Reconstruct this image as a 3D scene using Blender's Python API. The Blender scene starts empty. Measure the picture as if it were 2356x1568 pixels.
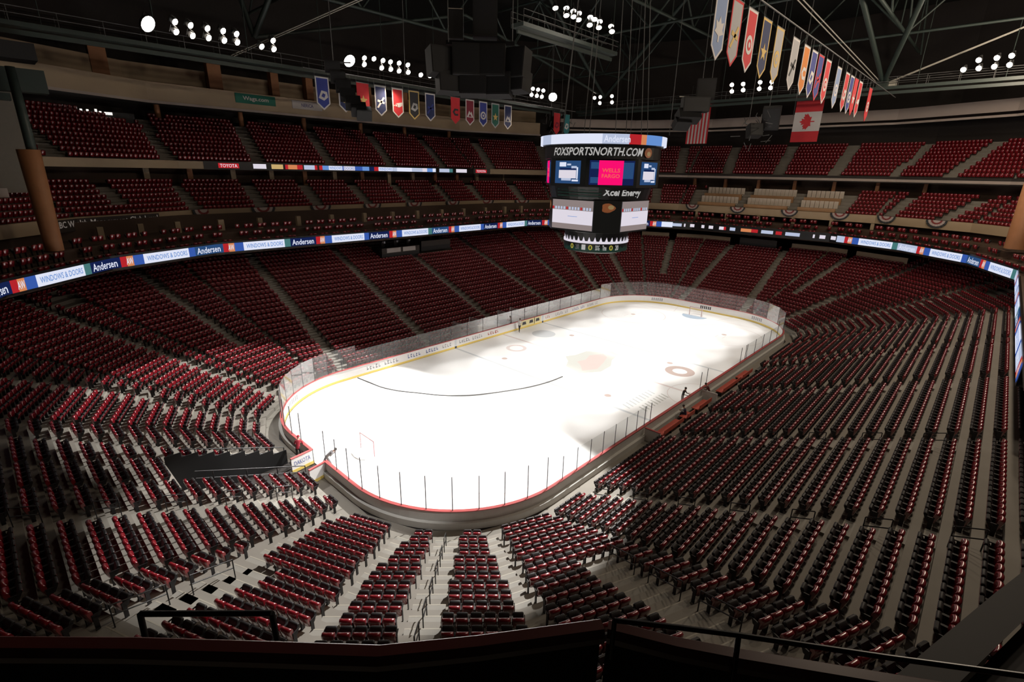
import bpy, bmesh, math, random
import numpy as np
from mathutils import Vector, Matrix
random.seed(7)
rng = np.random.default_rng(7)
SC = bpy.context.scene
COL = SC.collection
PI = math.pi
CAMPOS = Vector((-43.3367, -29.3818, 19.4241))
AZ, PITCH, ROLL, FPX = 0.7547, 0.3232, 0.0211, 1155.164

# ------------------------------------------------------------------ materials
def mat(name, col, rough=0.6, metal=0.0, spec=0.5, emit=0.0, ecol=None, noise=0.0, nscale=3.0, coat=0.0, bump=0.0):
    m = bpy.data.materials.new(name)
    m.use_nodes = True
    nt = m.node_tree
    b = nt.nodes['Principled BSDF']
    b.inputs['Base Color'].default_value = (*col, 1)
    b.inputs['Roughness'].default_value = rough
    b.inputs['Metallic'].default_value = metal
    b.inputs['Specular IOR Level'].default_value = spec
    b.inputs['Coat Weight'].default_value = coat
    b.inputs['Coat Roughness'].default_value = 0.22
    b.inputs['Coat IOR'].default_value = 2.0 if coat >= 1 else 1.5
    if emit > 0:
        b.inputs['Emission Color'].default_value = (*(ecol or col), 1)
        b.inputs['Emission Strength'].default_value = emit
    if noise > 0:
        tc = nt.nodes.new('ShaderNodeTexCoord')
        nz = nt.nodes.new('ShaderNodeTexNoise')
        nz.inputs['Scale'].default_value = nscale
        nz.inputs['Detail'].default_value = 3
        mx = nt.nodes.new('ShaderNodeMix')
        mx.data_type = 'RGBA'
        lo = tuple(max(0, c * (1 - noise)) for c in col)
        hi = tuple(min(1, c * (1 + noise)) for c in col)
        mx.inputs[6].default_value = (*lo, 1)
        mx.inputs[7].default_value = (*hi, 1)
        nt.links.new(tc.outputs['Object'], nz.inputs['Vector'])
        nt.links.new(nz.outputs['Fac'], mx.inputs[0])
        nt.links.new(mx.outputs[2], b.inputs['Base Color'])
        if bump > 0:
            bp = nt.nodes.new('ShaderNodeBump')
            bp.inputs['Strength'].default_value = bump
            nt.links.new(nz.outputs['Fac'], bp.inputs['Height'])
            nt.links.new(bp.outputs['Normal'], b.inputs['Normal'])
    return m

def glow(name, col, s, lit=False):
    m = bpy.data.materials.new(name)
    m.use_nodes = True
    nt = m.node_tree
    nt.nodes.clear()
    e = nt.nodes.new('ShaderNodeEmission')
    e.inputs[0].default_value = (*col, 1)
    e.inputs[1].default_value = s
    o = nt.nodes.new('ShaderNodeOutputMaterial')
    nt.links.new(e.outputs[0], o.inputs[0])
    m.cycles.emission_sampling = 'AUTO' if lit else 'NONE'
    return m

def glassmat(name, tint, haze, dens=0.0):
    m = bpy.data.materials.new(name)
    m.use_nodes = True
    nt = m.node_tree
    nt.nodes.clear()
    tr = nt.nodes.new('ShaderNodeBsdfTransparent')
    tr.inputs[0].default_value = (*tint, 1)
    df = nt.nodes.new('ShaderNodeBsdfDiffuse')
    df.inputs[0].default_value = (0.9, 0.9, 0.9, 1)
    gl = nt.nodes.new('ShaderNodeBsdfGlossy')
    gl.inputs['Roughness'].default_value = 0.08
    m1 = nt.nodes.new('ShaderNodeMixShader')
    m1.inputs[0].default_value = haze
    fr = nt.nodes.new('ShaderNodeFresnel')
    fr.inputs[0].default_value = 1.4
    sc = nt.nodes.new('ShaderNodeMath')
    sc.operation = 'MULTIPLY'
    sc.inputs[1].default_value = 0.5
    m2 = nt.nodes.new('ShaderNodeMixShader')
    o = nt.nodes.new('ShaderNodeOutputMaterial')
    nt.links.new(fr.outputs[0], sc.inputs[0])
    nt.links.new(sc.outputs[0], m2.inputs[0])
    nt.links.new(tr.outputs[0], m1.inputs[1])
    nt.links.new(df.outputs[0], m1.inputs[2])
    nt.links.new(m1.outputs[0], m2.inputs[1])
    nt.links.new(gl.outputs[0], m2.inputs[2])
    nt.links.new(m2.outputs[0], o.inputs[0])
    return m

M = {}
M['ice'] = mat('ice', (0.93, 0.935, 0.94), 0.35, spec=0.25, noise=0.012, nscale=0.4)
M['ice_blue'] = mat('ice_blue_paint', (0.66, 0.69, 0.72), 0.4, spec=0.25)
M['ice_red'] = mat('ice_red_paint', (0.76, 0.68, 0.67), 0.4, spec=0.25)
M['ice_crease'] = mat('ice_crease_paint', (0.42, 0.52, 0.64), 0.4, spec=0.25)
M['ice_logo'] = mat('ice_logo_green', (0.55, 0.56, 0.53), 0.4, spec=0.25)
M['ice_logor'] = mat('ice_logo_red', (0.60, 0.50, 0.48), 0.4, spec=0.25)
M['ice_dot'] = mat('ice_dot_red', (0.58, 0.47, 0.44), 0.4, spec=0.25)
M['white'] = mat('board_white', (0.84, 0.83, 0.82), 0.45, noise=0.03)
M['boardback'] = mat('board_back_grey', (0.55, 0.54, 0.51), 0.6, noise=0.06)
M['yellow'] = mat('kick_yellow', (0.80, 0.60, 0.16), 0.45, noise=0.05)
M['redcap'] = mat('cap_red', (0.50, 0.10, 0.10), 0.4, noise=0.06)
M['adblue'] = mat('ad_blue', (0.16, 0.20, 0.42), 0.5)
M['adgrey'] = mat('ad_grey', (0.36, 0.37, 0.40), 0.5)
M['adblack'] = mat('ad_black', (0.05, 0.05, 0.06), 0.5)
M['adred'] = mat('ad_red', (0.55, 0.12, 0.10), 0.5)
M['adgold'] = mat('ad_gold', (0.80, 0.72, 0.42), 0.5)
M['glass'] = glassmat('rink_glass', (0.93, 0.95, 0.95), 0.10)
M['post'] = mat('post_alu', (0.08, 0.08, 0.09), 0.4, metal=0.4, noise=0.05)
M['concrete'] = mat('concrete', (0.26, 0.24, 0.21), 0.75, noise=0.10, nscale=1.2, spec=0.3)
M['steps'] = mat('stair_concrete', (0.30, 0.285, 0.255), 0.7, noise=0.08, nscale=1.5, spec=0.3)
M['nosing'] = mat('stair_nosing', (0.40, 0.37, 0.31), 0.6, noise=0.05)
M['cream'] = mat('fascia_cream', (0.44, 0.335, 0.22), 0.6, noise=0.06, nscale=0.7)
M['pinkgrey'] = mat('fascia_pinkgrey', (0.44, 0.37, 0.33), 0.6, noise=0.06, nscale=0.7)
M['brown'] = mat('pillar_brown', (0.34, 0.15, 0.065), 0.6, noise=0.18, nscale=1.3)
M['tancol'] = mat('post_tan', (0.42, 0.33, 0.22), 0.6, noise=0.06)
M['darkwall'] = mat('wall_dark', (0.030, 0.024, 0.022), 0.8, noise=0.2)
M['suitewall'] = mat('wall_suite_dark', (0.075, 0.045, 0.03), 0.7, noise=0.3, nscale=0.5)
M['greywall'] = mat('wall_grey', (0.20, 0.18, 0.15), 0.8, noise=0.08)
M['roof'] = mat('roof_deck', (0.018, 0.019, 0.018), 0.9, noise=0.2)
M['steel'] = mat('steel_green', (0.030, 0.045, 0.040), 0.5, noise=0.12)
M['cablewhite'] = mat('cable_pale', (0.45, 0.43, 0.38), 0.5, noise=0.05)
M['cabledark'] = mat('cable_grey', (0.10, 0.10, 0.10), 0.5, noise=0.05)
M['black'] = mat('black_plastic', (0.012, 0.012, 0.013), 0.55, noise=0.15)
M['blackmetal'] = mat('black_metal', (0.012, 0.012, 0.014), 0.35, metal=0.2, noise=0.1)
M['speaker'] = mat('speaker_black', (0.014, 0.013, 0.013), 0.7, noise=0.2)
M['speakertop'] = mat('speaker_grey_top', (0.45, 0.40, 0.34), 0.7, noise=0.05)
M['seatred'] = mat('seat_red_plastic', (0.24, 0.006, 0.014), 0.30, noise=0.10, nscale=2.0, coat=1.0)
M['seatpan'] = mat('seat_red_pan', (0.19, 0.005, 0.012), 0.45, noise=0.10, nscale=2.0)
M['seatblack'] = mat('seat_black', (0.014, 0.012, 0.013), 0.6, noise=0.15)
M['creamseat'] = mat('seat_cream', (0.62, 0.55, 0.47), 0.6, noise=0.06)
M['tablewood'] = mat('counter_wood', (0.42, 0.24, 0.12), 0.5, noise=0.15, nscale=1.5)
M['wood'] = mat('rail_wood', (0.075, 0.012, 0.010), 0.32, noise=0.3, nscale=4, coat=0.3)
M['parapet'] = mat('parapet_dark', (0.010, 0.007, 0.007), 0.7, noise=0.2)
M['benchred'] = mat('bench_red', (0.50, 0.09, 0.06), 0.45, noise=0.08)
M['skin'] = mat('skin', (0.55, 0.33, 0.24), 0.5, noise=0.05)
M['hair'] = mat('hair_dark', (0.03, 0.02, 0.015), 0.6, noise=0.2)
M['navy'] = mat('cloth_navy', (0.03, 0.035, 0.07), 0.8, noise=0.1)
M['maroon'] = mat('cloth_maroon', (0.13, 0.03, 0.035), 0.8, noise=0.1)
M['clothblack'] = mat('cloth_black', (0.02, 0.018, 0.018), 0.8, noise=0.1)
M['clothgrey'] = mat('cloth_grey', (0.20, 0.19, 0.20), 0.8, noise=0.1)
M['clothred'] = mat('cloth_red', (0.40, 0.03, 0.05), 0.8, noise=0.1)
M['clothwhite'] = mat('cloth_white', (0.6, 0.58, 0.56), 0.8, noise=0.05)
M['net'] = mat('goal_net', (0.75, 0.72, 0.70), 0.7, noise=0.05)
M['goalred'] = mat('goal_red', (0.42, 0.22, 0.22), 0.4, noise=0.05)
M['clwhite'] = mat('fabric_white', (0.62, 0.60, 0.60), 0.8, noise=0.04)
M['clred'] = mat('fabric_red', (0.56, 0.03, 0.04), 0.8, noise=0.06)
M['clblue'] = mat('fabric_blue', (0.035, 0.05, 0.25), 0.8, noise=0.06)
M['clnavy'] = mat('fabric_navy', (0.02, 0.03, 0.10), 0.8, noise=0.06)
M['clblack'] = mat('fabric_black', (0.03, 0.03, 0.035), 0.8, noise=0.06)
M['clmaroon'] = mat('fabric_maroon', (0.20, 0.02, 0.04), 0.8, noise=0.06)
M['clgreen'] = mat('fabric_green', (0.02, 0.12, 0.09), 0.8, noise=0.06)
M['clteal'] = mat('fabric_teal', (0.03, 0.20, 0.22), 0.8, noise=0.06)
M['clorange'] = mat('fabric_orange', (0.62, 0.20, 0.03), 0.8, noise=0.06)
M['clgold'] = mat('fabric_gold', (0.60, 0.42, 0.14), 0.8, noise=0.06)
M['clsilver'] = mat('fabric_silver', (0.38, 0.38, 0.40), 0.8, noise=0.06)
M['cllblue'] = mat('fabric_lightblue', (0.22, 0.30, 0.50), 0.8, noise=0.06)
M['bluntred'] = mat('bunting_red', (0.25, 0.05, 0.05), 0.8, noise=0.1)
M['buntwhite'] = mat('bunting_white', (0.50, 0.42, 0.40), 0.8, noise=0.06)
M['buntblue'] = mat('bunting_blue', (0.04, 0.045, 0.05), 0.8, noise=0.1)
M['signgreen'] = mat('sign_green', (0.01, 0.16, 0.11), 0.6, noise=0.05)
M['signwhite'] = mat('sign_white', (0.60, 0.56, 0.54), 0.6, noise=0.03)
M['signdark'] = mat('sign_dark', (0.05, 0.04, 0.035), 0.6, noise=0.05)
M['signblue'] = mat('sign_blue', (0.08, 0.08, 0.22), 0.6)
M['lampbody'] = mat('lamp_body', (0.05, 0.05, 0.05), 0.5, metal=0.3, noise=0.1)
M['lamp'] = glow('lamp_lens', (1.0, 0.88, 0.74), 42.0, True)
M['lampbig'] = glow('lamp_lens_bright', (1.0, 0.92, 0.84), 42.0, True)
M['lampdim'] = glow('lamp_lens_dim', (1.0, 0.93, 0.86), 1.2)
M['neon'] = mat('sign_letter_white', (0.62, 0.56, 0.52), 0.6, emit=0.12)
# screens
M['sWhite'] = glow('screen_white', (0.80, 0.84, 1.0), 0.92)
M['sPale'] = glow('screen_pale', (0.62, 0.70, 0.92), 0.75)
M['sBlue'] = glow('screen_blue', (0.05, 0.13, 0.52), 0.75)
M['sNavy'] = glow('screen_navy', (0.012, 0.025, 0.12), 0.6)
M['sTeal'] = glow('screen_teal', (0.10, 0.30, 0.30), 0.6)
M['sRed'] = glow('screen_red', (0.75, 0.03, 0.04), 0.6)
M['sOrange'] = glow('screen_orange', (0.85, 0.30, 0.12), 0.75)
M['sPink'] = glow('screen_pink', (1.0, 0.005, 0.17), 0.95)
M['sPinkText'] = glow('screen_coral', (1.0, 0.13, 0.10), 0.9)
M['sSky'] = glow('screen_skyblue', (0.16, 0.34, 0.78), 0.8)
M['sMid'] = glow('screen_midblue', (0.03, 0.09, 0.24), 0.75)
M['sBlack'] = mat('screen_black', (0.006, 0.006, 0.008), 0.4)
M['sGrey'] = glow('screen_grey', (0.42, 0.34, 0.33), 0.62)
M['sLight'] = glow('screen_light', (0.88, 0.82, 0.92), 0.82)
M['sYellow'] = glow('screen_yellow', (0.70, 0.62, 0.10), 0.55)
M['sGold'] = glow('screen_gold', (0.80, 0.55, 0.22), 0.7)
M['letter'] = glow('letter_white', (0.85, 0.83, 0.80), 0.50)
M['letterdim'] = glow('letter_grey', (0.55, 0.55, 0.55), 0.22)
M['band'] = mat('board_black', (0.010, 0.012, 0.012), 0.35, noise=0.1)
M['bandgreen'] = mat('board_green', (0.012, 0.06, 0.045), 0.4, noise=0.1)
M['emblem'] = mat('emblem_rust', (0.28, 0.09, 0.03), 0.5, emit=0.25, noise=0.2)
M['emblemgold'] = mat('emblem_gold', (0.40, 0.30, 0.14), 0.5, emit=0.2)

# ------------------------------------------------------------------ mesh builder
class MB:
    def __init__(s):
        s.v = []; s.f = []; s.m = []; s.mats = []; s.sm = []
    def mi(s, m):
        if m not in s.mats: s.mats.append(m)
        return s.mats.index(m)
    def face(s, pts, m, smooth=False):
        i = len(s.v)
        s.v += [tuple(p) for p in pts]
        s.f.append(tuple(range(i, i + len(pts)))); s.m.append(s.mi(m)); s.sm.append(smooth)
    def raw(s, verts, faces, m, smooth=False, mx=None):
        i = len(s.v)
        if mx is not None: verts = [mx @ Vector(p) for p in verts]
        s.v += [tuple(p) for p in verts]
        k = s.mi(m)
        for f in faces:
            s.f.append(tuple(i + a for a in f)); s.m.append(k); s.sm.append(smooth)
    def box(s, c, d, m, mx=None):
        x, y, z = (a / 2 for a in d)
        vs = [(c[0] + i * x, c[1] + j * y, c[2] + k * z) for i in (-1, 1) for j in (-1, 1) for k in (-1, 1)]
        fs = [(0, 1, 3, 2), (4, 6, 7, 5), (0, 4, 5, 1), (2, 3, 7, 6), (0, 2, 6, 4), (1, 5, 7, 3)]
        s.raw(vs, fs, m, False, mx)
    def tube(s, pts, r, m, n=6, caps=True, smooth=True):
        pts = [Vector(p) for p in pts]
        rs = r if isinstance(r, (list, tuple)) else [r] * len(pts)
        rings = []
        for i, p in enumerate(pts):
            t = (pts[min(i + 1, len(pts) - 1)] - pts[max(i - 1, 0)]).normalized()
            a = Vector((0, 0, 1)) if abs(t.z) < 0.9 else Vector((1, 0, 0))
            u = t.cross(a).normalized(); w = t.cross(u).normalized()
            rings.append([p + rs[i] * (math.cos(2 * PI * k / n) * u + math.sin(2 * PI * k / n) * w) for k in range(n)])
        vs = [q for g in rings for q in g]; fs = []
        for i in range(len(pts) - 1):
            for k in range(n):
                k2 = (k + 1) % n
                fs.append((i * n + k, i * n + k2, (i + 1) * n + k2, (i + 1) * n + k))
        s.raw(vs, fs, m, smooth)
        if caps:
            s.raw(rings[0], [tuple(range(n))], m); s.raw(rings[-1], [tuple(reversed(range(n)))], m)
    def lathe(s, c, prof, m, n=24, a0=0.0, a1=2 * PI, smooth=True):
        full = abs(a1 - a0 - 2 * PI) < 1e-6
        na = n if full else n + 1
        vs = []
        for r, z in prof:
            for k in range(na):
                a = a0 + (a1 - a0) * k / n
                vs.append((c[0] + r * math.cos(a), c[1] + r * math.sin(a), c[2] + z))
        fs = []
        for i in range(len(prof) - 1):
            for k in range(n):
                k2 = (k + 1) % na if full else k + 1
                fs.append((i * na + k, i * na + k2, (i + 1) * na + k2, (i + 1) * na + k))
        s.raw(vs, fs, m, smooth)
    def build(s, name, parent=None):
        me = bpy.data.meshes.new(name)
        me.from_pydata(s.v, [], s.f)
        for m in s.mats: me.materials.append(M[m])
        me.polygons.foreach_set('material_index', s.m)
        me.polygons.foreach_set('use_smooth', s.sm)
        me.update()
        o = bpy.data.objects.new(name, me)
        COL.objects.link(o)
        if parent is not None: o.parent = parent
        return o

def tag(o, label=None, cat=None, group=None, kind=None):
    if label: o['label'] = label
    if cat: o['category'] = cat
    if group: o['group'] = group
    if kind: o['kind'] = kind
    return o
def struct(mb, name): return tag(mb.build(name), kind='structure')
def thing(name, label, cat, loc=(0, 0, 0), rz=0.0, group=None):
    o = bpy.data.objects.new(name, None)
    COL.objects.link(o)
    o.empty_display_size = 0.2
    o.location = loc; o.rotation_euler = (0, 0, rz)
    return tag(o, label, cat, group)
ORD = ['', 'first', 'second', 'third', 'fourth', 'fifth', 'sixth', 'seventh', 'eighth', 'ninth', 'tenth', 'eleventh', 'twelfth',
       'thirteenth', 'fourteenth', 'fifteenth', 'sixteenth', 'seventeenth', 'eighteenth', 'nineteenth', 'twentieth', 'twentyfirst',
       'twentysecond', 'twentythird', 'twentyfourth', 'twentyfifth', 'twentysixth', 'twentyseventh']

# text as flat triangles in (u, v), unit height about 1
_TXT = {}
def text_geo(s, italic=0.0, bold=0.0):
    key = (s, italic, bold)
    if key in _TXT: return _TXT[key]
    cu = bpy.data.curves.new('lettering', 'FONT')
    cu.body = s; cu.size = 1.0; cu.resolution_u = 2; cu.shear = italic; cu.offset = bold
    o = bpy.data.objects.new('lettering', cu)
    COL.objects.link(o)
    dg = bpy.context.evaluated_depsgraph_get()
    me = bpy.data.meshes.new_from_object(o.evaluated_get(dg))
    vs = [(v.co.x, v.co.y) for v in me.vertices]
    fs = [tuple(p.vertices) for p in me.polygons]
    bpy.data.objects.remove(o); bpy.data.curves.remove(cu); bpy.data.meshes.remove(me)
    x0 = min(v[0] for v in vs); x1 = max(v[0] for v in vs)
    y0 = min(v[1] for v in vs); y1 = max(v[1] for v in vs)
    _TXT[key] = (vs, fs, x0, x1, y0, y1)
    return _TXT[key]
def add_text(mb, s, m, fn, u0, u1, v0, v1, italic=0.0, bold=0.0):
    """lettering stretched into the box u0..u1, v0..v1 of the surface map fn(u, v) -> point"""
    vs, fs, x0, x1, y0, y1 = text_geo(s, italic, bold)
    pts = [fn(u0 + (x - x0) / (x1 - x0) * (u1 - u0), v0 + (y - y0) / (y1 - y0) * (v1 - v0)) for x, y in vs]
    mb.raw(pts, fs, m)

# ------------------------------------------------------------------ plan geometry
CX, CY, R0 = 21.95, 4.42, 8.53
ANG = [math.radians(a) for a in (0, 22.5, 45, 67.5, 90)]
def quad(de, ds):
    """four corner vertices of the faceted ring in the first quadrant, from the end towards the side"""
    h = [R0 + de + (ds - de) * i / 4 for i in range(5)]
    out = []
    for i in range(4):
        a, b = ANG[i], ANG[i + 1]
        A = np.array([[math.cos(a), math.sin(a)], [math.cos(b), math.sin(b)]])
        p = np.linalg.solve(A, np.array([h[i], h[i + 1]]))
        out.append((CX + p[0], CY + p[1]))
    return out
TUN = (0.3, 2.9); BEN = (-11.0, 10.2)
def ring(de, ds=None):
    ds = de if ds is None else ds
    q = quad(de, ds)
    I = q
    II = [(-x, y) for x, y in reversed(q)]
    III = [(-x, -y) for x, y in q]
    IV = [(x, -y) for x, y in reversed(q)]
    xe = CX + R0 + de; ys = CY + R0 + ds
    return I + II + [(-xe, TUN[1]), (-xe, TUN[0])] + III + [(BEN[0], -ys), (BEN[1], -ys)] + IV
NR = 20; S_TUN = 8; S_BEN = 14
# segments: 0-2 far/left corner, 3 left side, 4-6 near/left corner, 7-9 near end, 10-12 near/right corner, 13-15 right side, 16-18 far/right corner, 19 far end
T0, RISE, D0, Z0 = 0.85, 0.33, 1.35, 0.30
def rowd(k): return D0 + T0 * k
def rowz(k): return Z0 + RISE * k

def proj(P):
    """where a point of the hall falls in the photograph (only used to leave out what the photograph cannot show)"""
    P = np.atleast_2d(np.asarray(P, float)) - np.array(CAMPOS)
    f = np.array([math.cos(AZ) * math.cos(PITCH), math.sin(AZ) * math.cos(PITCH), -math.sin(PITCH)])
    r = np.array([math.sin(AZ), -math.cos(AZ), 0]); u = np.cross(r, f)
    r2 = r * math.cos(ROLL) + u * math.sin(ROLL); u2 = -r * math.sin(ROLL) + u * math.cos(ROLL)
    z = P @ f
    zz = np.where(z > 0.1, z, 0.1)
    return 1178 + FPX * (P @ r2) / zz, 784 - FPX * (P @ u2) / zz, z

# ------------------------------------------------------------------ camera
def make_camera():
    f = Vector((math.cos(AZ) * math.cos(PITCH), math.sin(AZ) * math.cos(PITCH), -math.sin(PITCH)))
    r = Vector((math.sin(AZ), -math.cos(AZ), 0)); u = r.cross(f)
    r2 = r * math.cos(ROLL) + u * math.sin(ROLL); u2 = -r * math.sin(ROLL) + u * math.cos(ROLL)
    cam = bpy.data.cameras.new('camera')
    cam.sensor_width = 36; cam.sensor_fit = 'HORIZONTAL'; cam.lens = 36 * FPX / 2356
    cam.clip_start = 0.05; cam.clip_end = 500
    o = bpy.data.objects.new('camera', cam)
    COL.objects.link(o)
    mx = Matrix((r2, u2, -f)).transposed().to_4x4()
    mx.translation = CAMPOS
    o.matrix_world = mx
    SC.camera = o
make_camera()
# ------------------------------------------------------------------ rink
TUN = (-0.5, 2.6)
HX, HY = 30.48, 12.95
def rink_path(off=0.0, step=0.6):
    """points (x, y, nx, ny) round the dasher boards, counter-clockwise from the middle of the near end going to the far right"""
    r = R0 + off; pts = []
    def line(a, b, n):
        L = math.dist(a, b); k = max(1, int(round(L / step)))
        for i in range(k): pts.append((a[0] + (b[0] - a[0]) * i / k, a[1] + (b[1] - a[1]) * i / k, *n))
    def arc(c, a0, a1):
        k = max(4, int(round(r * abs(a1 - a0) / step)))
        for i in range(k):
            a = a0 + (a1 - a0) * i / k
            pts.append((c[0] + r * math.cos(a), c[1] + r * math.sin(a), math.cos(a), math.sin(a)))
    X, Y = HX + off, HY + off
    line((-X, 0), (-X, -CY), (-1, 0)); arc((-CX, -CY), PI, 1.5 * PI)
    line((-CX, -Y), (CX, -Y), (0, -1)); arc((CX, -CY), 1.5 * PI, 2 * PI)
    line((X, -CY), (X, CY), (1, 0)); arc((CX, CY), 0, 0.5 * PI)
    line((CX, Y), (-CX, Y), (0, 1)); arc((-CX, CY), 0.5 * PI, PI)
    line((-X, CY), (-X, 0), (-1, 0))
    return pts
GATE = (-0.7, 1.3)
def in_gate(x, y): return x < -29 and GATE[0] < y < GATE[1]

# ice sheet
mb = MB()
P = rink_path(0.0, 0.6)
mb.face([(p[0], p[1], 0) for p in P], 'ice')
def disc(mb, c, r, m, z, r2=0.0, a0=0, a1=2 * PI, n=48):
    for i in range(n):
        a, b = a0 + (a1 - a0) * i / n, a0 + (a1 - a0) * (i + 1) / n
        pa = (c[0] + r * math.cos(a), c[1] + r * math.sin(a), z); pb = (c[0] + r * math.cos(b), c[1] + r * math.sin(b), z)
        if r2 > 0:
            mb.face([(c[0] + r2 * math.cos(a), c[1] + r2 * math.sin(a), z), pa, pb, (c[0] + r2 * math.cos(b), c[1] + r2 * math.sin(b), z)], m)
        else: mb.face([(c[0], c[1], z), pa, pb], m)
def rect(mb, x0, x1, y0, y1, m, z): mb.face([(x0, y0, z), (x1, y0, z), (x1, y1, z), (x0, y1, z)], m)
def stripe(mb, a, b, w, m, z):
    a, b = Vector((*a, z)), Vector((*b, z)); n = (b - a).normalized().cross(Vector((0, 0, 1))) * w / 2
    mb.face([a + n, a - n, b - n, b + n], m)
for s in (-1, 1):
    rect(mb, s * 7.77 - .15, s * 7.77 + .15, -HY, HY, 'ice_blue', .004)
    yg = CY + math.sqrt(R0 ** 2 - (27.13 - CX) ** 2)
    rect(mb, s * 27.13 - .035, s * 27.13 + .035, -yg, yg, 'ice_red', .004)
    disc(mb, (s * 27.13, 0), 1.83, 'ice_crease', .003, 0, PI / 2 if s > 0 else -PI / 2, 1.5 * PI if s > 0 else PI / 2)
    for t in (-1, 1):
        stripe(mb, (s * 27.13, t * 3.35), (s * HX, t * 4.27), .06, 'ice_red', .005)
        disc(mb, (s * 21.03, t * 6.71), 4.60, 'ice_red', .004, 4.53, n=72)
        disc(mb, (s * 21.03, t * 6.71), .32, 'ice_dot', .005, n=20)
        disc(mb, (s * 6.1, t * 6.71), .32, 'ice_dot', .005, n=20)
        for q in (-1, 1):
            stripe(mb, (s * 21.03 - q * .6, t * 6.71 + .45), (s * 21.03 - q * 1.8, t * 6.71 + .45), .05, 'ice_red', .005)
            stripe(mb, (s * 21.03 - q * .6, t * 6.71 - .45), (s * 21.03 - q * 1.8, t * 6.71 - .45), .05, 'ice_red', .005)
rect(mb, -.15, .15, -HY, HY, 'ice_red', .004)
disc(mb, (0, 0), 4.60, 'ice_blue', .0045, 4.53, n=72)
disc(mb, (0, -HY), 3.05, 'ice_red', .0045, 2.99, 0, PI)
# centre emblem, a pale angular head shape in green and red
lg = [(-3.6, -1.6), (-1.6, -2.9), (.6, -2.7), (2.2, -1.8), (4.2, -1.4), (4.6, -.2), (3.4, .7), (2.6, 1.9), (.6, 2.0), (-.6, 2.5), (-1.6, 1.4), (-3.0, .6)]
mb.face([(x, y, .007) for x, y in lg], 'ice_logo')
lr = [(-2.8, -1.4), (-1.2, -2.2), (.8, -1.6), (2.6, -.9), (3.2, .0), (1.6, .8), (.2, .3), (-1.0, .6), (-1.6, -.3)]
mb.face([(x, y, .009) for x, y in lr], 'ice_logor')
disc(mb, (-2.6, 8.2), 1.2, 'ice_red', .004, .8); disc(mb, (4.6, -8.6), 1.5, 'ice_dot', .004, .75); disc(mb, (4.0, 9.6), 1.5, 'ice_blue', .004)
for i in range(9):
    stripe(mb, (-7.0 + i * .55, -9.6), (-6.7 + i * .55, -8.7), .16, 'ice_blue', .004)
    stripe(mb, (-6.4 + i * .5, -10.9), (-6.1 + i * .5, -10.0), .14, 'ice_logo', .004)
struct(mb, 'floor_ice')

# boards
root = thing('rink_boards', 'white dasher boards with red cap rail and glass screens round the ice', 'rink boards')
pan, cap, kick, back = MB(), MB(), MB(), MB()
ADS = []
def new_ad():
    global ads
    ads = MB(); ADS.append(ads)
new_ad()
n = len(P)
BT = 1.07
def bp(i, off, z): p = P[i % n]; return (p[0] + p[2] * off, p[1] + p[3] * off, z)
for i in range(n):
    a, b = P[i], P[(i + 1) % n]
    if in_gate((a[0] + b[0]) / 2, (a[1] + b[1]) / 2): continue
    j = i + 1
    pan.face([bp(i, .05, .0), bp(j, .05, .0), bp(j, .05, BT), bp(i, .05, BT)], 'white')
    kick.face([bp(i, .035, .0), bp(j, .035, .0), bp(j, .035, .22), bp(i, .035, .22)], 'yellow')
    kick.face([bp(i, .035, .22), bp(j, .035, .22), bp(j, .05, .22), bp(i, .05, .22)], 'yellow')
    back.face([bp(j, .20, .0), bp(i, .20, .0), bp(i, .20, BT), bp(j, .20, BT)], 'boardback')
    back.face([bp(j, .42, .0), bp(i, .42, .0), bp(i, .42, .42), bp(j, .42, .42)], 'boardback')
    back.face([bp(j, .20, .42), bp(i, .20, .42), bp(i, .42, .42), bp(j, .42, .42)][::-1], 'boardback')
    for q in ((.02, BT, .24, BT), (.24, BT, .24, BT + .05), (.02, BT + .05, .02, BT), (.24, BT + .05, .02, BT + .05)):
        cap.face([bp(i, q[0], q[1]), bp(j, q[0], q[1]), bp(j, q[2], q[3]), bp(i, q[2], q[3])], 'redcap')
# advertising marks on the boards facing the camera
def side_fn(y, x0, d=-1):
    return lambda u, v: (x0 + u, y, v)
def marks(x0, x1, m, zz=(.42, .86), kind='bars', y=HY + .045):
    new_ad()
    L = x1 - x0; k = max(3, int(L / .34))
    for i in range(k):
        if i % 6 == 5: continue
        a = x0 + L * i / k; w = L / k * rng.uniform(.45, .8)
        z0, z1 = zz[0] + rng.uniform(0, .06), zz[1] - rng.uniform(0, .1)
        ads.face([(a, y, z0), (a + w * .35, y, z0), (a + w * .35, y, z1), (a, y, z1)], m)
        ads.face([(a, y, z0), (a + w, y, z0), (a + w, y, z0 + .1), (a, y, z0 + .1)], m)
        if i % 2: ads.face([(a, y, z1 - .1), (a + w, y, z1 - .1), (a + w, y, z1), (a, y, z1)], m)
for x0, x1, m in ((-19.3, -15.2, 'adgrey'), (-14.4, -12.3, 'adblue'), (-12.0, -10.2, 'adblue'), (-9.7, -8.3, 'adgrey'), (-7.2, -3.4, 'adgrey'),
                  (-2.6, -.6, 'adred'), (8.4, 9.4, 'adred'), (10.6, 13.5, 'adgrey'), (14.5, 17.6, 'adblue'), (18.2, 21, 'adgrey')):
    marks(x0, x1, m)
for x0, x1 in ((3.6, 4.4), (5.0, 5.8), (6.3, 7.1)):
    new_ad(); ads.face([(x0 - .3, HY + .046, .24), (x1 + .3, HY + .046, .24), (x1 + .3, HY + .046, 1.05), (x0 - .3, HY + .046, 1.05)], 'adgold')
    ads.face([(x0, HY + .04, .45), (x1, HY + .04, .45), (x1 - .1, HY + .04, .85), (x0 + .1, HY + .04, .85)], 'adblack')
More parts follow.
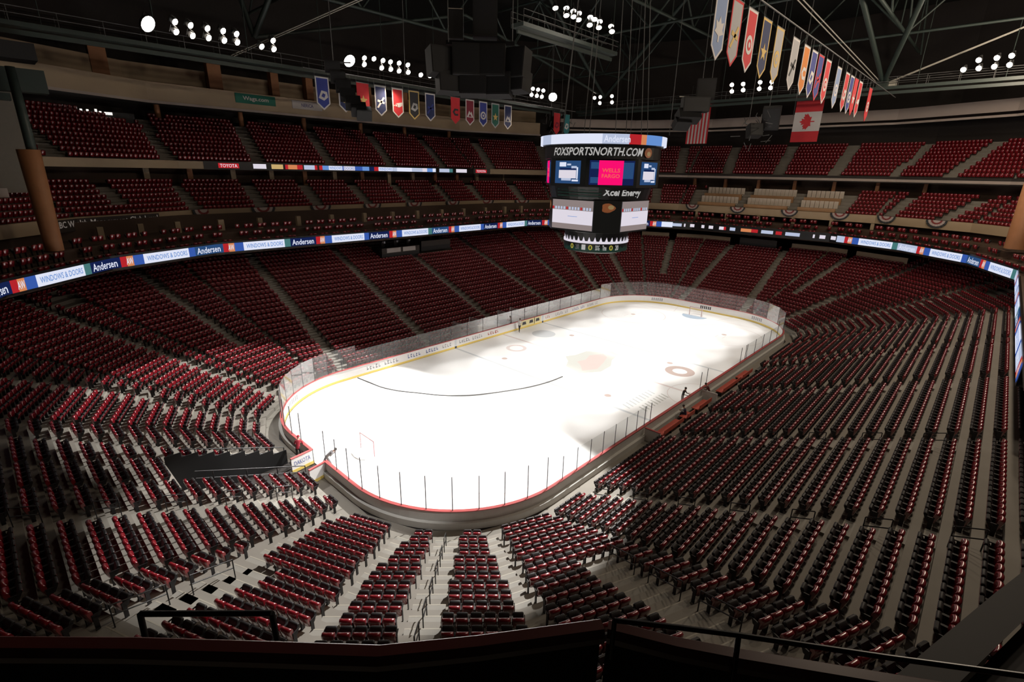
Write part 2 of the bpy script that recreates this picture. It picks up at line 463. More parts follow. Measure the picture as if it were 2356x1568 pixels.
for x in (-7.77, 7.77):
    new_ad(); ads.face([(x - .15, HY + .04, .0), (x + .15, HY + .04, .0), (x + .15, HY + .04, 1.06), (x - .15, HY + .04, 1.06)], 'ice_blue')
    ads.face([(x - .15, HY + .03, .0), (x + .15, HY + .03, .0), (x + .15, HY + .03, .24), (x - .15, HY + .03, .24)], 'adblack')
# marks on the curved and end boards
def curved_marks(i0, i1, m, z0=.42, z1=.86):
    new_ad()
    for i in range(i0, i1):
        if (i - i0) % 4 == 3: continue
        a, b = P[i % n], P[(i + 1) % n]
        for t0, t1 in ((.08, .38), (.55, .85)):
            q = [(a[0] + (b[0] - a[0]) * t + p * .045, a[1] + (b[1] - a[1]) * t + s * .045) for t, p, s in ((t0, a[2], a[3]), (t1, a[2], a[3]))]
            ads.face([(*q[0], z0), (*q[1], z0), (*q[1], z1), (*q[0], z1)], m)
for i in range(n):
    x, y = P[i][0], P[i][1]
    if x > 26 and abs(y) < 9 and i % 13 == 0: curved_marks(i, i + 4, random.choice(['adblack', 'adgrey', 'adblue']))
    if x < -22 and y > 6 and i % 9 == 0: curved_marks(i, i + 3, 'adgrey')
pan.build('board_panel', root); cap.build('cap_rail', root); kick.build('kick_plate', root); back.build('board_frame', root)
for a in ADS:
    if a.f: a.build('advert_panel', root)
# glass
def glass_ok(x, y):
    if in_gate(x, y): return False
    if y < -12 and BEN[0] < x < BEN[1]: return False
    return True
cum = [0.0]
for i in range(n): cum.append(cum[-1] + math.dist(P[i][:2], P[(i + 1) % n][:2]))
def at_s(s):
    s %= cum[-1]; i = max(0, min(n - 1, int(np.searchsorted(cum, s)) - 1)); t = (s - cum[i]) / (cum[i + 1] - cum[i])
    a, b = P[i], P[(i + 1) % n]
    return [a[k] + (b[k] - a[k]) * t for k in range(4)]
s = 0.7; stops = []
while s < cum[-1] - .5:
    stops.append(s)
    s += 1.5 if at_s(s)[0] < -6 else 2.5
stops.append(stops[0] + cum[-1])
def gtop(x): return 3.3 if abs(x) > 20.5 else 2.75
for a, b in zip(stops[:-1], stops[1:]):
    p, q, c = at_s(a), at_s(b), at_s((a + b) / 2)
    if not glass_ok(c[0], c[1]): continue
    h = gtop(c[0]); g = MB(); o1, o2 = .11, .125; e = .02
    pa = [p[0] + (q[0] - p[0]) * e, p[1] + (q[1] - p[1]) * e]; qa = [q[0] + (p[0] - q[0]) * e, q[1] + (p[1] - q[1]) * e]
    g.face([(pa[0] + p[2] * o1, pa[1] + p[3] * o1, BT + .05), (qa[0] + q[2] * o1, qa[1] + q[3] * o1, BT + .05), (qa[0] + q[2] * o1, qa[1] + q[3] * o1, h), (pa[0] + p[2] * o1, pa[1] + p[3] * o1, h)], 'glass')
    g.build('glass_pane', root)
    pm = MB()
    pm.tube([(p[0] + p[2] * .12, p[1] + p[3] * .12, BT), (p[0] + p[2] * .12, p[1] + p[3] * .12, h + .02)], .028, 'post', 6)
    pm.build('glass_post', root)
for x in (-10.9, -10.0, -.9, .4, 8.8, 10.1):
    pm = MB(); pm.tube([(x, -HY - .12, BT), (x, -HY - .12, 2.75)], .03, 'post', 6); pm.build('glass_post', root)
# open gate leaves at the vehicle entrance
def leaf(x0, y0, x1, y1, label, letters):
    t = thing('gate_leaf', label, 'rink gate', (x0, y0, 0), math.atan2(y1 - y0, x1 - x0), 'open leaves of the vehicle gate')
    L = math.dist((x0, y0), (x1, y1))
    b = MB(); b.box((L / 2, 0, .55), (L, .10, 1.04), 'white'); b.build('panel', t)
    c = MB(); c.box((L / 2, 0, 1.10), (L, .16, .06), 'redcap'); c.build('cap_rail', t)
    k = MB(); k.box((L / 2, 0, .14), (L + .01, .13, .22), 'yellow'); k.build('kick_plate', t)
    if letters:
        d = MB(); add_text(d, letters, 'adblue', lambda u, v: (u, -.056, v), .12 * L, .88 * L, .48, .82, bold=.01); d.build('lettering', t)
leaf(-32.15, 1.1, -30.6, 1.3, 'white gate leaf with blue lettering swung back toward the tunnel', 'DAKOTA')
leaf(-30.7, -.75, -31.9, -1.0, 'plain white gate leaf folded back beside the tunnel railing', '')

# goals
for sx, lab in ((-1, 'goal net standing in front of the vehicle gate end'), (1, 'goal net at the distant end below the red stands')):
    g = thing('goal', lab, 'hockey goal', (sx * 27.13, 0, 0.009), 0 if sx > 0 else PI, 'hockey goals')
    fr = MB()
    fr.tube([(0, -.915, 0), (0, -.915, 1.22)], .04, 'goalred', 8); fr.tube([(0, .915, 0), (0, .915, 1.22)], .04, 'goalred', 8)
    fr.tube([(0, -.915, 1.22), (0, .915, 1.22)], .04, 'goalred', 8)
    bk = [(0, -.915, .03), (.5, -.95, .03), (.95, -.6, .03), (1.05, 0, .03), (.95, .6, .03), (.5, .95, .03), (0, .915, .03)]
    fr.tube(bk, .025, 'net', 6); fr.build('goal_frame', g)
    nt = MB()
    top = [(0, -.915, 1.2), (.3, -.85, 1.15), (.5, -.5, 1.12), (.55, 0, 1.1), (.5, .5, 1.12), (.3, .85, 1.15), (0, .915, 1.2)]
    N = 24
    def lerp(pl, t):
        x = t * (len(pl) - 1); i = min(int(x), len(pl) - 2); return Vector(pl[i]).lerp(Vector(pl[i + 1]), x - i)
    for i in range(N + 1): nt.tube([lerp(top, i / N), lerp(bk, i / N)], .006, 'net', 3, caps=False)
    for j in range(1, 12):
        nt.tube([lerp(top, i / N).lerp(lerp(bk, i / N), j / 12) for i in range(N + 1)], .006, 'net', 3, caps=False)
    for i in range(1, N): nt.tube([lerp([(0, -.915, 1.21), (0, .915, 1.21)], i / N), lerp(top, i / N)], .006, 'net', 3, caps=False)
    nt.build('net', g)

# black cable lying on the ice
cb = MB()
cp = [(-20.5, 12.8), (-20.3, 11), (-20.05, 9.1), (-19.4, 7.4), (-18.4, 5.8), (-17.1, 3.8), (-15.4, 2.15), (-13.6, 1.1), (-11.5, .15), (-10.2, -.35), (-8.8, -.72), (-7.2, -.95), (-5.6, -1.0)]
def smooth(pts, k=6):
    out = []
    for i in range(len(pts) - 1):
        p0, p1, p2, p3 = (np.array(pts[max(0, min(len(pts) - 1, j))], float) for j in (i - 1, i, i + 1, i + 2))
        for q in range(k):
            t = q / k
            out.append(tuple(.5 * (2 * p1 + (p2 - p0) * t + (2 * p0 - 5 * p1 + 4 * p2 - p3) * t * t + (3 * p1 - p0 - 3 * p2 + p3) * t ** 3)))
    return out + [tuple(map(float, pts[-1]))]
cb.tube([(x, y, .045) for x, y in smooth(cp)], .045, 'cabledark', 6)
tag(cb.build('cable'), 'long dark cable curving across the white ice', 'cable')
# ------------------------------------------------------------------ lower bowl terraces
K = 28
KFAR = 22
lower = MB(); wallm = MB()
TUNK = 8; BENK = 1
def is_far(i): return i in (18, 19, 0)
rings = [ring(rowd(k)) for k in range(K + 1)]
r0 = ring(.42)
def skip(i, k): return (i == S_TUN and k < TUNK) or (i == S_BEN and k < BENK) or (is_far(i) and k > KFAR)
for i in range(NR):
    j = (i + 1) % NR
    # apron between boards and first row
    lower.face([(*r0[i], .005), (*rings[0][i], .005), (*rings[0][j], .005), (*r0[j], .005)][::-1], 'concrete')
    for k in range(K):
        z = rowz(k)
        if skip(i, k):
            if i == S_BEN: lower.face([(*rings[k][i], .005), (*rings[k + 1][i], .005), (*rings[k + 1][j], .005), (*rings[k][j], .005)][::-1], 'concrete')
            continue
        if k == 0 or skip(i, k - 1): zb = 0.0 if not (is_far(i) and k > KFAR) else z - RISE
        else: zb = rowz(k - 1)
        lower.face([(*rings[k][j], zb), (*rings[k][i], zb), (*rings[k][i], z), (*rings[k][j], z)], 'concrete')
        lower.face([(*rings[k][j], z), (*rings[k][i], z), (*rings[k + 1][i], z), (*rings[k + 1][j], z)], 'concrete')
struct(lower, 'floor_lower_stand')
# tunnel under the near stand
tn = MB()
x0, x1 = rings[0][S_TUN][0], rings[TUNK][S_TUN][0]
tn.face([(-30.9, TUN[0], .006), (-30.9, TUN[1], .006), (x1 - 5, TUN[1], .006), (x1 - 5, TUN[0], .006)], 'darkwall')
for y in TUN:
    for k in range(TUNK):
        a, b = rings[k][S_TUN][0], rings[k + 1][S_TUN][0]
        tn.face([(a, y, 0), (b, y, 0), (b, y, rowz(k) + .02), (a, y, rowz(k) + .02)], 'darkwall')
    tn.face([(x1, y, 0), (x1 - 5, y, 0), (x1 - 5, y, rowz(TUNK)), (x1, y, rowz(TUNK))], 'darkwall')
tn.face([(x1, TUN[0], rowz(TUNK) - .25), (x1, TUN[1], rowz(TUNK) - .25), (x1, TUN[1], rowz(TUNK)), (x1, TUN[0], rowz(TUNK))], 'darkwall')
tn.face([(x1 - 5, TUN[0], 0), (x1 - 5, TUN[1], 0), (x1 - 5, TUN[1], 3.2), (x1 - 5, TUN[0], 3.2)], 'darkwall')
struct(tn, 'wall_tunnel')
def rail_thing(name, label, cat, segs, posts, r, m, group=None):
    t = thing(name, label, cat, segs[0][0], 0, group)
    o = Vector(segs[0][0])
    g = MB()
    for s in segs: g.tube([Vector(p) - o for p in s], r, m, 6)
    g.build('rail', t)
    for p in posts:
        q = MB(); q.tube([Vector(p[0]) - o, Vector(p[1]) - o], r, m, 6); q.build('post', t)
    return t
for y, lab in ((TUN[0] - .06, 'black railing on the close edge of the vehicle tunnel'), (TUN[1] + .06, 'black railing on the other edge of the vehicle tunnel')):
    pts = [(rings[k][S_TUN][0] - .1, y, rowz(k) + .95) for k in range(TUNK)]
    mid = [(p[0], p[1], p[2] - .45) for p in pts]
    rail_thing('tunnel_railing', lab, 'railing', [pts, mid], [((p[0], p[1], p[2] - .95), p) for p in pts[::2]], .03, 'blackmetal', 'tunnel railings')
pts = [(x1 + .1, TUN[0], rowz(TUNK) + .95), (x1 + .1, TUN[1], rowz(TUNK) + .95)]
# side drape of the tunnel mouth
dr = MB()
for k in range(TUNK):
    a, b = rings[k][S_TUN][0], rings[k + 1][S_TUN][0]
    dr.box(((a + b) / 2, TUN[1] - .06, rowz(k) / 2 + .40), (abs(b - a), .04, rowz(k) + .75), 'black')
tag(dr.build('tunnel_drape'), 'black drape hung along the far side of the vehicle tunnel', 'drape')

# ------------------------------------------------------------------ aisles: (name, p0, p1, half width, first row, last row)
AISLES = [
    ('tunnel-side aisle', (-31.5, -3.45), (-45, -3.45), .60, 0, K),
    ('far tunnel aisle', (-31.7, 2.9), (-44.5, 6.5), .60, 0, K),
    ('corner steps', (-30.7, -5.0), (-41.3, -10.7), .55, 0, 13),
    ('landing steps by the tunnel', (-38.0, -10.2), (-51.4, -15.2), .85, 8, K),
    ('slim white steps', (-29.6, -8.6), (-38.3, -15.6), .42, 0, K),
    ('wide white stairs', (-27.45, -9.85), (-35.8, -18.2), .68, 0, K),
    ('slim steps by the benches', (-26.35, -11.7), (-32.6, -20.8), .42, 0, K),
    ('landing stairs', (-27.2, -19.5), (-33.0, -34.8), .95, 7, K),
    ('first tan steps', (-20.5, -13), (-20.5, -34), .62, 0, K),
    ('second tan steps', (-10.6, -13), (-10.6, -34), .62, 0, K),
    ('b1', (-5.2, -13), (-5.2, -34), .55, 0, 5),
    ('third tan steps', (1.0, -13), (1.0, -34), .62, 0, K),
    ('b2', (9.2, -13), (9.2, -34), .55, 0, 5),
    ('fourth tan steps', (12.6, -13), (12.6, -34), .62, 0, K),
    ('a', (20.6, -13), (24.3, -34.5), .48, 0, K),
    ('b', (26.6, -14.5), (36.7, -29.2), .48, 0, K),
    ('c', (30.6, -10.8), (46.6, -23.2), .48, 0, K),
    ('d', (38.2, -9.75), (51.4, -14.2), .48, 8, K),
    ('e', (32.4, -4.9), (52, -4.0), .48, 0, K),
    ('f', (32.4, 4.7), (52, 4.9), .48, 0, K),
    ('g', (37.9, 11.2), (51.4, 16.6), .48, 8, K),
    ('h', (30.0, 12.7), (37.8, 22.3), .48, 0, K),
    ('i', (25.7, 16.4), (32.4, 28.5), .48, 0, K),
    ('j', (20.0, 15), (24.3, 34.5), .48, 0, K),
    ('k', (12.9, 14), (12.2, 37), .48, 0, K),
    ('l', (.75, 14), (.6, 37), .48, 0, K),
    ('m', (-10.3, 14), (-9.9, 37), .48, 0, K),
    ('n', (-21, 14), (-20.8, 37), .48, 0, K),
    ('o', (-27.8, 19.5), (-33.1, 35.2), .48, 8, K),
    ('p', (-28.2, 12.4), (-42.4, 28.1), .48, 0, K),
    ('q', (-35.8, 12.3), (-43.2, 14.7), .48, 8, K),
    ('r', (-30.8, 8.2), (-37.8, 12.4), .45, 0, 8),
]
def seg_hit(A, B, p0, p1):
    d = (B[0] - A[0], B[1] - A[1]); e = (p1[0] - p0[0], p1[1] - p0[1])
    den = d[0] * e[1] - d[1] * e[0]
    if abs(den) < 1e-9: return None
    w = (p0[0] - A[0], p0[1] - A[1])
    t = (w[0] * e[1] - w[1] * e[0]) / den
    u = (w[0] * d[1] - w[1] * d[0]) / den
    if -.001 <= t <= 1.001 and -.3 < u < 2.2: return t, abs(den) / (math.hypot(*d) * math.hypot(*e))
    return None
SEATS = []      # dicts of every seat place
PITCH_S = 0.505
def fill_rows(tier, ringf, K0, K1, zf, aisles, segskip, Tb, gap=.04):
    for k in range(K0, K1):
        rg = ringf(k)
        run = []; start = None; n_ = len(rg)
        def close(end):
            nonlocal run, start
            for q, s_ in enumerate(run):
                s_['a'], s_['ia'], s_['b'], s_['ib'] = start, q + 1, end, len(run) - q
                SEATS.append(s_)
            run = []; start = end
        for i in range(n_):
            A, B = rg[i], rg[(i + 1) % n_]
            if segskip(i, k): close(None); continue
            L = math.dist(A, B)
            if L < .3: continue
            cuts = []
            for nm, p0, p1, hw, k0, k1 in aisles:
                if not (k0 <= k <= k1): continue
                h = seg_hit(A, B, p0, p1)
                if h: cuts.append((h[0] * L - hw / h[1], h[0] * L + hw / h[1], nm))
            cuts.sort()
            pos = 0.0 + (.12 if True else 0)
            items = []
            for c0, c1, nm in cuts:
                items.append((pos, c0, nm)); pos = max(pos, c1)
            items.append((pos, L - .12, None))
            ang = math.atan2(B[1] - A[1], B[0] - A[0])
            for s0, s1, nm in items:
                m_ = int((s1 - s0 + gap) / PITCH_S)
                if m_ > 0:
                    off = s0 + ((s1 - s0) - m_ * PITCH_S) / 2
                    for q in range(m_):
                        t = (off + (q + .5) * PITCH_S) / L
                        run.append(dict(tier=tier, k=k, x=A[0] + (B[0] - A[0]) * t, y=A[1] + (B[1] - A[1]) * t, z=zf(k), r=ang + PI))
                if nm: close(nm)
        close(None)
# counter-clockwise travel has the ice on the left hand; seats face the ice: local +y points to the ice
fill_rows('lower', lambda k: ring(rowd(k) + .48), 0, K - 1, rowz, AISLES, skip, T0)
for s_ in SEATS: s_['r'] += PI

# stair blocks in the aisles
st = MB()
def add_stairs(mb, p0, p1, hw, k0, k1, m='steps'):
    d = Vector((p1[0] - p0[0], p1[1] - p0[1], 0)).normalized(); nn = Vector((-d.y, d.x, 0))
    for k in range(max(0, k0), k1):
        rg = ring(rowd(k + 1)); hit = None
        for i in range(NR):
            if skip(i, k): continue
            h = seg_hit(rg[i], rg[(i + 1) % NR], p0, p1)
            if h:
                A, B = rg[i], rg[(i + 1) % NR]
                hit = Vector((A[0] + (B[0] - A[0]) * h[0], A[1] + (B[1] - A[1]) * h[0], 0)); e = Vector((B[0] - A[0], B[1] - A[1], 0)).normalized(); break
        if hit is None: continue
        nrm = Vector((e.y, -e.x, 0))
        if nrm.dot(d) < 0: nrm = -nrm
        w = hw * .96; z0, z1 = rowz(k), rowz(k) + RISE / 2
        a, b = hit - e * w, hit + e * w; dep = nrm * (T0 / 2)
        fr0, fr1 = a - dep, b - dep
        mb.face([(*fr0.xy, z0), (*fr1.xy, z0), (*fr1.xy, z1), (*fr0.xy, z1)], m)
        mb.face([(*fr0.xy, z1), (*fr1.xy, z1), (*b.xy, z1), (*a.xy, z1)], m)
        mb.face([(*fr0.xy, z0), (*fr0.xy, z1), (*a.xy, z1), (*a.xy, z0)], m)
        mb.face([(*fr1.xy, z1), (*fr1.xy, z0), (*b.xy, z0), (*b.xy, z1)], m)
        f0, f1 = fr0 + nrm * .05, fr1 + nrm * .05
        mb.face([(*fr0.xy, z1 + .003), (*fr1.xy, z1 + .003), (*f1.xy, z1 + .003), (*f0.xy, z1 + .003)], 'nosing')
for nm, p0, p1, hw, k0, k1 in AISLES: add_stairs(st, p0, p1, hw, k0, min(k1, K - 2))
struct(st, 'floor_aisle_stairs')
# cream wall closing the distant end
fw = MB()
rgA = ring(rowd(KFAR + 1) + .02)
zt = rowz(KFAR)
for i in (18, 19, 0):
    A, B = Vector((*rgA[i], 0)), Vector((*rgA[(i + 1) % NR], 0)); L = (B - A).length
    cuts = []
    for nm, p0, p1, hw, k0, k1 in AISLES:
        h = seg_hit(A, B, p0, p1)
        if h: cuts.append((h[0] * L - .7, h[0] * L + .7))
    cuts.sort(); pos = 0; spans = []
    for c in cuts: spans.append((pos, c[0])); pos = c[1]
    spans.append((pos, L))
    for s0, s1 in spans:
        if s1 - s0 < .5: continue
        a, b = A.lerp(B, s0 / L), A.lerp(B, s1 / L)
        nrm = Vector(((B - A).y, -(B - A).x, 0)).normalized() * .25
        if not (i == 19 and abs((a.y + b.y) / 2) < 3.6):
            fw.face([(*b.xy, zt), (*a.xy, zt), (*a.xy, zt + 1.5), (*b.xy, zt + 1.5)], 'cream')
            fw.face([(*b.xy, zt + 1.5), (*a.xy, zt + 1.5), (*(a + nrm).xy, zt + 1.5), (*(b + nrm).xy, zt + 1.5)], 'cream')
struct(fw, 'wall_far_end')
cf = MB()
rgB = ring(rowd(K) + 1.0); rgC = ring(rowd(K) + 9)
for i in range(NR):
    if 9 <= i <= 13: continue
    j = (i + 1) % NR
    if is_far(i):
        cf.face([(*rgA[j], zt + .2), (*rgA[i], zt + .2), (*rgC[i], zt + .2), (*rgC[j], zt + .2)], 'darkwall')
        cf.face([(*rgC[j], zt), (*rgC[i], zt), (*rgC[i], 11), (*rgC[j], 11)], 'darkwall')
    else:
        cf.face([(*rings[K][j], rowz(K - 1)), (*rings[K][i], rowz(K - 1)), (*rings[K][i], 11), (*rings[K][j], 11)], 'darkwall')
struct(cf, 'wall_concourse')
# long handrail down the wide stairs, broken into lengths
def stair_rails(p0, p1, ks, label, group, off=0.0, cat='handrail'):
    d = Vector((p1[0] - p0[0], p1[1] - p0[1], 0)).normalized(); nn = Vector((-d.y, d.x, 0))
    # rows along the aisle
    def at(k):
        rg = ring(rowd(k) + .3)
        for i in range(NR):
            h = seg_hit(rg[i], rg[(i + 1) % NR], p0, p1)
            if h: A, B = rg[i], rg[(i + 1) % NR]; return Vector((A[0] + (B[0] - A[0]) * h[0], A[1] + (B[1] - A[1]) * h[0], rowz(k))) + nn * off
    for q, (a, b) in enumerate(ks):
        A, B = at(a), at(b)
        if A is None or B is None: continue
        up = Vector((0, 0, .92))
        rail_thing('handrail', label.format(ORD[q + 1]), cat, [[A + up, B + up], [A + up * .55, B + up * .55]], [(A, A + up), (B, B + up)], .024, 'blackmetal', group)
stair_rails((-27.45, -9.85), (-35.8, -18.2), [(1, 2), (3, 4), (5, 6), (7, 8), (9, 10), (11, 12), (13, 14)], 'short black handrail in the middle of the wide white stairs, {} up from the ice', 'handrails of the wide white stairs')
stair_rails((-27.2, -19.5), (-33.0, -34.8), [(7, 9), (10, 12), (13, 15)], 'black handrail along the landing stairs on the bench side, {} length upward', 'handrails of the landing stairs', off=.8)
stair_rails((-38.0, -10.2), (-51.4, -15.2), [(9, 11), (12, 14)], 'black handrail on the landing steps near the tunnel, {} length upward', 'handrails near the tunnel', off=-.7)
for nm, p0, p1, txt, ks in (('t1', (-31.5, -3.45), (-45, -3.45), 'aisle beside the tunnel', range(2, 20, 3)), ('t2', (-20.5, -13), (-20.5, -34), 'first tan steps', range(1, 20, 3)), ('t3', (-10.6, -13), (-10.6, -34), 'second tan steps', range(2, 20, 3))):
    stair_rails(p0, p1, [(k, k + 1) for k in ks], 'thin black handrail on the ' + txt + ', {} going up', 'handrails on the ' + txt, off=-.45)
# ------------------------------------------------------------------ upper tiers
SV = [14, 15, 16, 17, 18, 19, 0, 1, 2, 3, 4, 5, 6, 7]          # segments that carry tiers, from the right side round to the near left
LEFT = [2, 3, 4, 5, 6, 7]
FAR = [16, 17, 18, 19, 0, 1]
def strip(mb, ra, rb, za, zb, segs, m, flip=False):
    for i in segs:
        j = (i + 1) % NR
        q = [(*ra[j], za), (*ra[i], za), (*rb[i], zb), (*rb[j], zb)]
        mb.face(q[::-1] if flip else q, m)
# suites
su = MB()
SE, SS = 16.2, 18.75
def srow(j): return 10.9 + .72 * j
r_front = ring(SE, SS)
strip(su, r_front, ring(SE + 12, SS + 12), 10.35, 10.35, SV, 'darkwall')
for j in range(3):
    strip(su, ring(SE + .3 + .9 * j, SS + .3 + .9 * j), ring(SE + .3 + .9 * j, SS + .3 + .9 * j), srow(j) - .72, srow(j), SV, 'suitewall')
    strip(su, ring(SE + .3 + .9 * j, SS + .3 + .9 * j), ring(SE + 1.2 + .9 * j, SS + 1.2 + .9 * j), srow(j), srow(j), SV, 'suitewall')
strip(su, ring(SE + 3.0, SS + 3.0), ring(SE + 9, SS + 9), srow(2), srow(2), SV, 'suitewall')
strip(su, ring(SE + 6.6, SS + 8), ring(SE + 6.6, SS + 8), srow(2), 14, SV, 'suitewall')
struct(su, 'floor_suite_level')
SAIS = [(f's{i}', p, q, .55, 0, 9) for i, (p, q) in enumerate([((-37.8, 33), (-39.5, 36.5)), ((-31.1, 33), (-31.9, 37)), ((-23.2, 33), (-23.6, 37)), ((-15.4, 33), (-15.4, 37)), ((-6.2, 33), (-6.2, 37)),
        ((3.2, 33), (3.2, 37)), ((13.3, 33), (13.3, 37)), ((22, 32), (22.5, 36)), ((47.5, 14.3), (50.5, 15.3)), ((47.5, 7.7), (51, 7.7)), ((47.5, -2.5), (51, -2.5)), ((47.5, -9.5), (51, -9.5)), ((47.5, -15.8), (50.5, -17)), ((44, -23), (46.5, -25.5)), ((36.2, -27), (37.6, -30))])]
fill_rows('suite', lambda k: ring(SE + .75 + .9 * k, SS + .75 + .9 * k), 0, 3, srow, SAIS, lambda i, k: i not in SV, .9)
# club level
CE, CS = 19.5, 28.2
def crow(j): return 14.0 + .5 * j
cl = MB()
CSEG = [16, 17, 18, 19, 0, 1, 2, 3, 4, 5, 6, 7]
c_front = ring(CE, CS)
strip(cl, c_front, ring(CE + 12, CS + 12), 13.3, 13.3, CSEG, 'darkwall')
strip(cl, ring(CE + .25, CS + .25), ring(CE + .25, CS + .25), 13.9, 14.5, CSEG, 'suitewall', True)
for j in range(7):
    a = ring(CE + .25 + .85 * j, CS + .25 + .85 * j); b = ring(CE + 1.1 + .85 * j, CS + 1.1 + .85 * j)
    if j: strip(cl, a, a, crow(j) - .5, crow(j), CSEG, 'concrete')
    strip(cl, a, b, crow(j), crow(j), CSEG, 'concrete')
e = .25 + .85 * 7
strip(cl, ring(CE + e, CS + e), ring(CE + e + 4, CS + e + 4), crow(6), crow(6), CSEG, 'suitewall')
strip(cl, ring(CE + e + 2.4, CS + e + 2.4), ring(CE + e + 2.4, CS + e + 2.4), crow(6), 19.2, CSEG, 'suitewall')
struct(cl, 'floor_club_level')
fa = MB()
for seg, m in ((CSEG, 'cream'),):
    strip(fa, c_front, c_front, 13.3, 14.45, seg, m)
    strip(fa, c_front, ring(CE + .25, CS + .25), 14.45, 14.45, seg, m)
struct(fa, 'wall_club_fascia')
CAIS = [(f'c{i}', p, q, .75, 0, 9) for i, (p, q) in enumerate([((-32.3, 41.5), (-34.2, 47.5)), ((-24.4, 41.5), (-24.7, 47.5)), ((-16.5, 41.5), (-16.3, 47.5)), ((-8.75, 41.5), (-8.6, 47.5)), ((-.7, 41.5), (-.7, 47.5)), ((6.9, 41.5), (7, 47.5)),
        ((15.4, 41.5), (15.7, 47.5)), ((23, 41.5), (23.8, 47.5)), ((31.4, 40), (33.2, 46)), ((50.5, 12.9), (56, 14.4)), ((50.5, 4.7), (56, 5.2)), ((50.5, -3.9), (56, -3.6)), ((50.5, -10.7), (56, -11.4)), ((50, -17.3), (55.5, -19.5)), ((47.8, -24), (52, -28)), ((50, 20.5), (55, 23))])]
CREAMBOX = (13.0, -10.9)
def in_cream(x, y): return x > 46 and CREAMBOX[1] < y < CREAMBOX[0]
n0 = len(SEATS)
fill_rows('club', lambda k: ring(CE + .65 + .85 * k, CS + .65 + .85 * k), 0, 7, crow, CAIS, lambda i, k: i not in CSEG, .85)
SEATS[n0:] = [s_ for s_ in SEATS[n0:] if not in_cream(s_['x'], s_['y'])]
# upper deck
UE, US = 23.5, 32.25
def urow(j): return 19.75 + .52 * j
up = MB()
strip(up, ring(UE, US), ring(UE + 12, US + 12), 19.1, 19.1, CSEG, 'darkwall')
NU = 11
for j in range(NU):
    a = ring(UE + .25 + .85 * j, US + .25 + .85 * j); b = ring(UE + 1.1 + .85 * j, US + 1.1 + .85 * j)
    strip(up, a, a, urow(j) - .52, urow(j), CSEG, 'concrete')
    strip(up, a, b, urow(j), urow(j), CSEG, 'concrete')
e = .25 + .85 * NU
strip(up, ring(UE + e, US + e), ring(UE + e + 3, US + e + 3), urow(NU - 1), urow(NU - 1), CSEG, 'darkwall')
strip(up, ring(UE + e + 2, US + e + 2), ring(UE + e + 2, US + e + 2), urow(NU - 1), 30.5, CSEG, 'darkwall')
struct(up, 'floor_upper_deck')
uf = MB()
u_front = ring(UE, US)
for seg, m, z0, z1 in (([1, 2, 3, 4, 5, 6, 7], 'cream', 19.1, 20.0), ([16, 17, 18, 19, 0], 'pinkgrey', 19.25, 19.62)):
    strip(uf, u_front, u_front, z0, z1, seg, m)
    strip(uf, u_front, ring(UE + .25, US + .25), z1, z1, seg, m)
strip(uf, ring(UE + .05, US + .05), ring(UE + .05, US + .05), 19.1, 20.0, [16, 17, 18, 19, 0], 'darkwall')
struct(uf, 'wall_upper_fascia')
UAIS = [(f'u{i}', p, q, .8, 0, 19) for i, (p, q) in enumerate([((-25.3, 45.6), (-25.6, 54.5)), ((-14.6, 45.6), (-13.6, 54.5)), ((-4.2, 45.6), (-3.3, 54.5)), ((6.4, 45.6), (7.8, 54.5)), ((17.4, 45.6), (18.5, 54.5)), ((28.5, 45.6), (31.5, 54.5)), ((40, 41), (46, 48)),
        ((54.5, 18.3), (62, 21.5)), ((54.5, 9.1), (62, 11)), ((54.5, .3), (62, .9)), ((54.5, -8.2), (62, -8.6)), ((54.5, -16.4), (62, -18.5)), ((53.5, -23.7), (60, -27.5)), ((48, -31), (53, -36)), ((-36.5, 42), (-39.5, 49))])]
def useg(i, k): return i not in CSEG or (k > 9 and i in FAR)
n0 = len(SEATS)
fill_rows('upper', lambda k: ring(UE + .65 + .85 * k, US + .65 + .85 * k), 0, NU, urow, UAIS, useg, .85)
# the dark control booth that takes the place of the back rows at the near left
def in_booth(s_): return s_['y'] > 52 and s_['x'] < -26.4 and s_['k'] >= 7
SEATS[n0:] = [s_ for s_ in SEATS[n0:] if not in_booth(s_)]
# bands above the upper deck
tb = MB()
strip(tb, ring(28, 37), ring(28, 37), 27.0, 29.1, [3, 4, 5, 6, 7, 2], 'cream')
strip(tb, ring(28, 37), ring(40, 46), 27.0, 27.0, [2, 3, 4, 5, 6, 7], 'darkwall')
strip(tb, ring(28, 37), ring(33, 41.5), 29.1, 29.1, [2, 3, 4, 5, 6, 7], 'cream')
strip(tb, ring(28.2, 36.9), ring(28.2, 36.9), 26.7, 27.0, [2, 3, 4, 5, 6, 7], 'pinkgrey')
struct(tb, 'wall_press_fascia')
t2 = MB()
strip(t2, ring(33, 41.5), ring(33, 41.5), 29.6, 31.7, [2, 3, 4, 5, 6, 7], 'cream')
strip(t2, ring(33, 41.5), ring(33.3, 41.8), 31.7, 31.7, [2, 3, 4, 5, 6, 7], 'cream')
strip(t2, ring(33.1, 41.6), ring(33.1, 41.6), 29.1, 29.6, [2, 3, 4, 5, 6, 7], 'darkwall')
struct(t2, 'wall_press_parapet')
t3 = MB()
strip(t3, ring(26.5, 31), ring(26.5, 31), 28.2, 29.7, [16, 17, 18, 19, 0, 1], 'pinkgrey')
strip(t3, ring(26.5, 31), ring(40, 44), 28.2, 28.2, [16, 17, 18, 19, 0, 1], 'darkwall')
strip(t3, ring(26.6, 31.1), ring(26.6, 31.1), 27.55, 27.85, [16, 17, 18, 19, 0, 1], 'pinkgrey')
struct(t3, 'wall_far_press_band')
ow = MB()
strip(ow, ring(41, 50), ring(41, 50), 0, 47, list(range(NR)), 'darkwall')
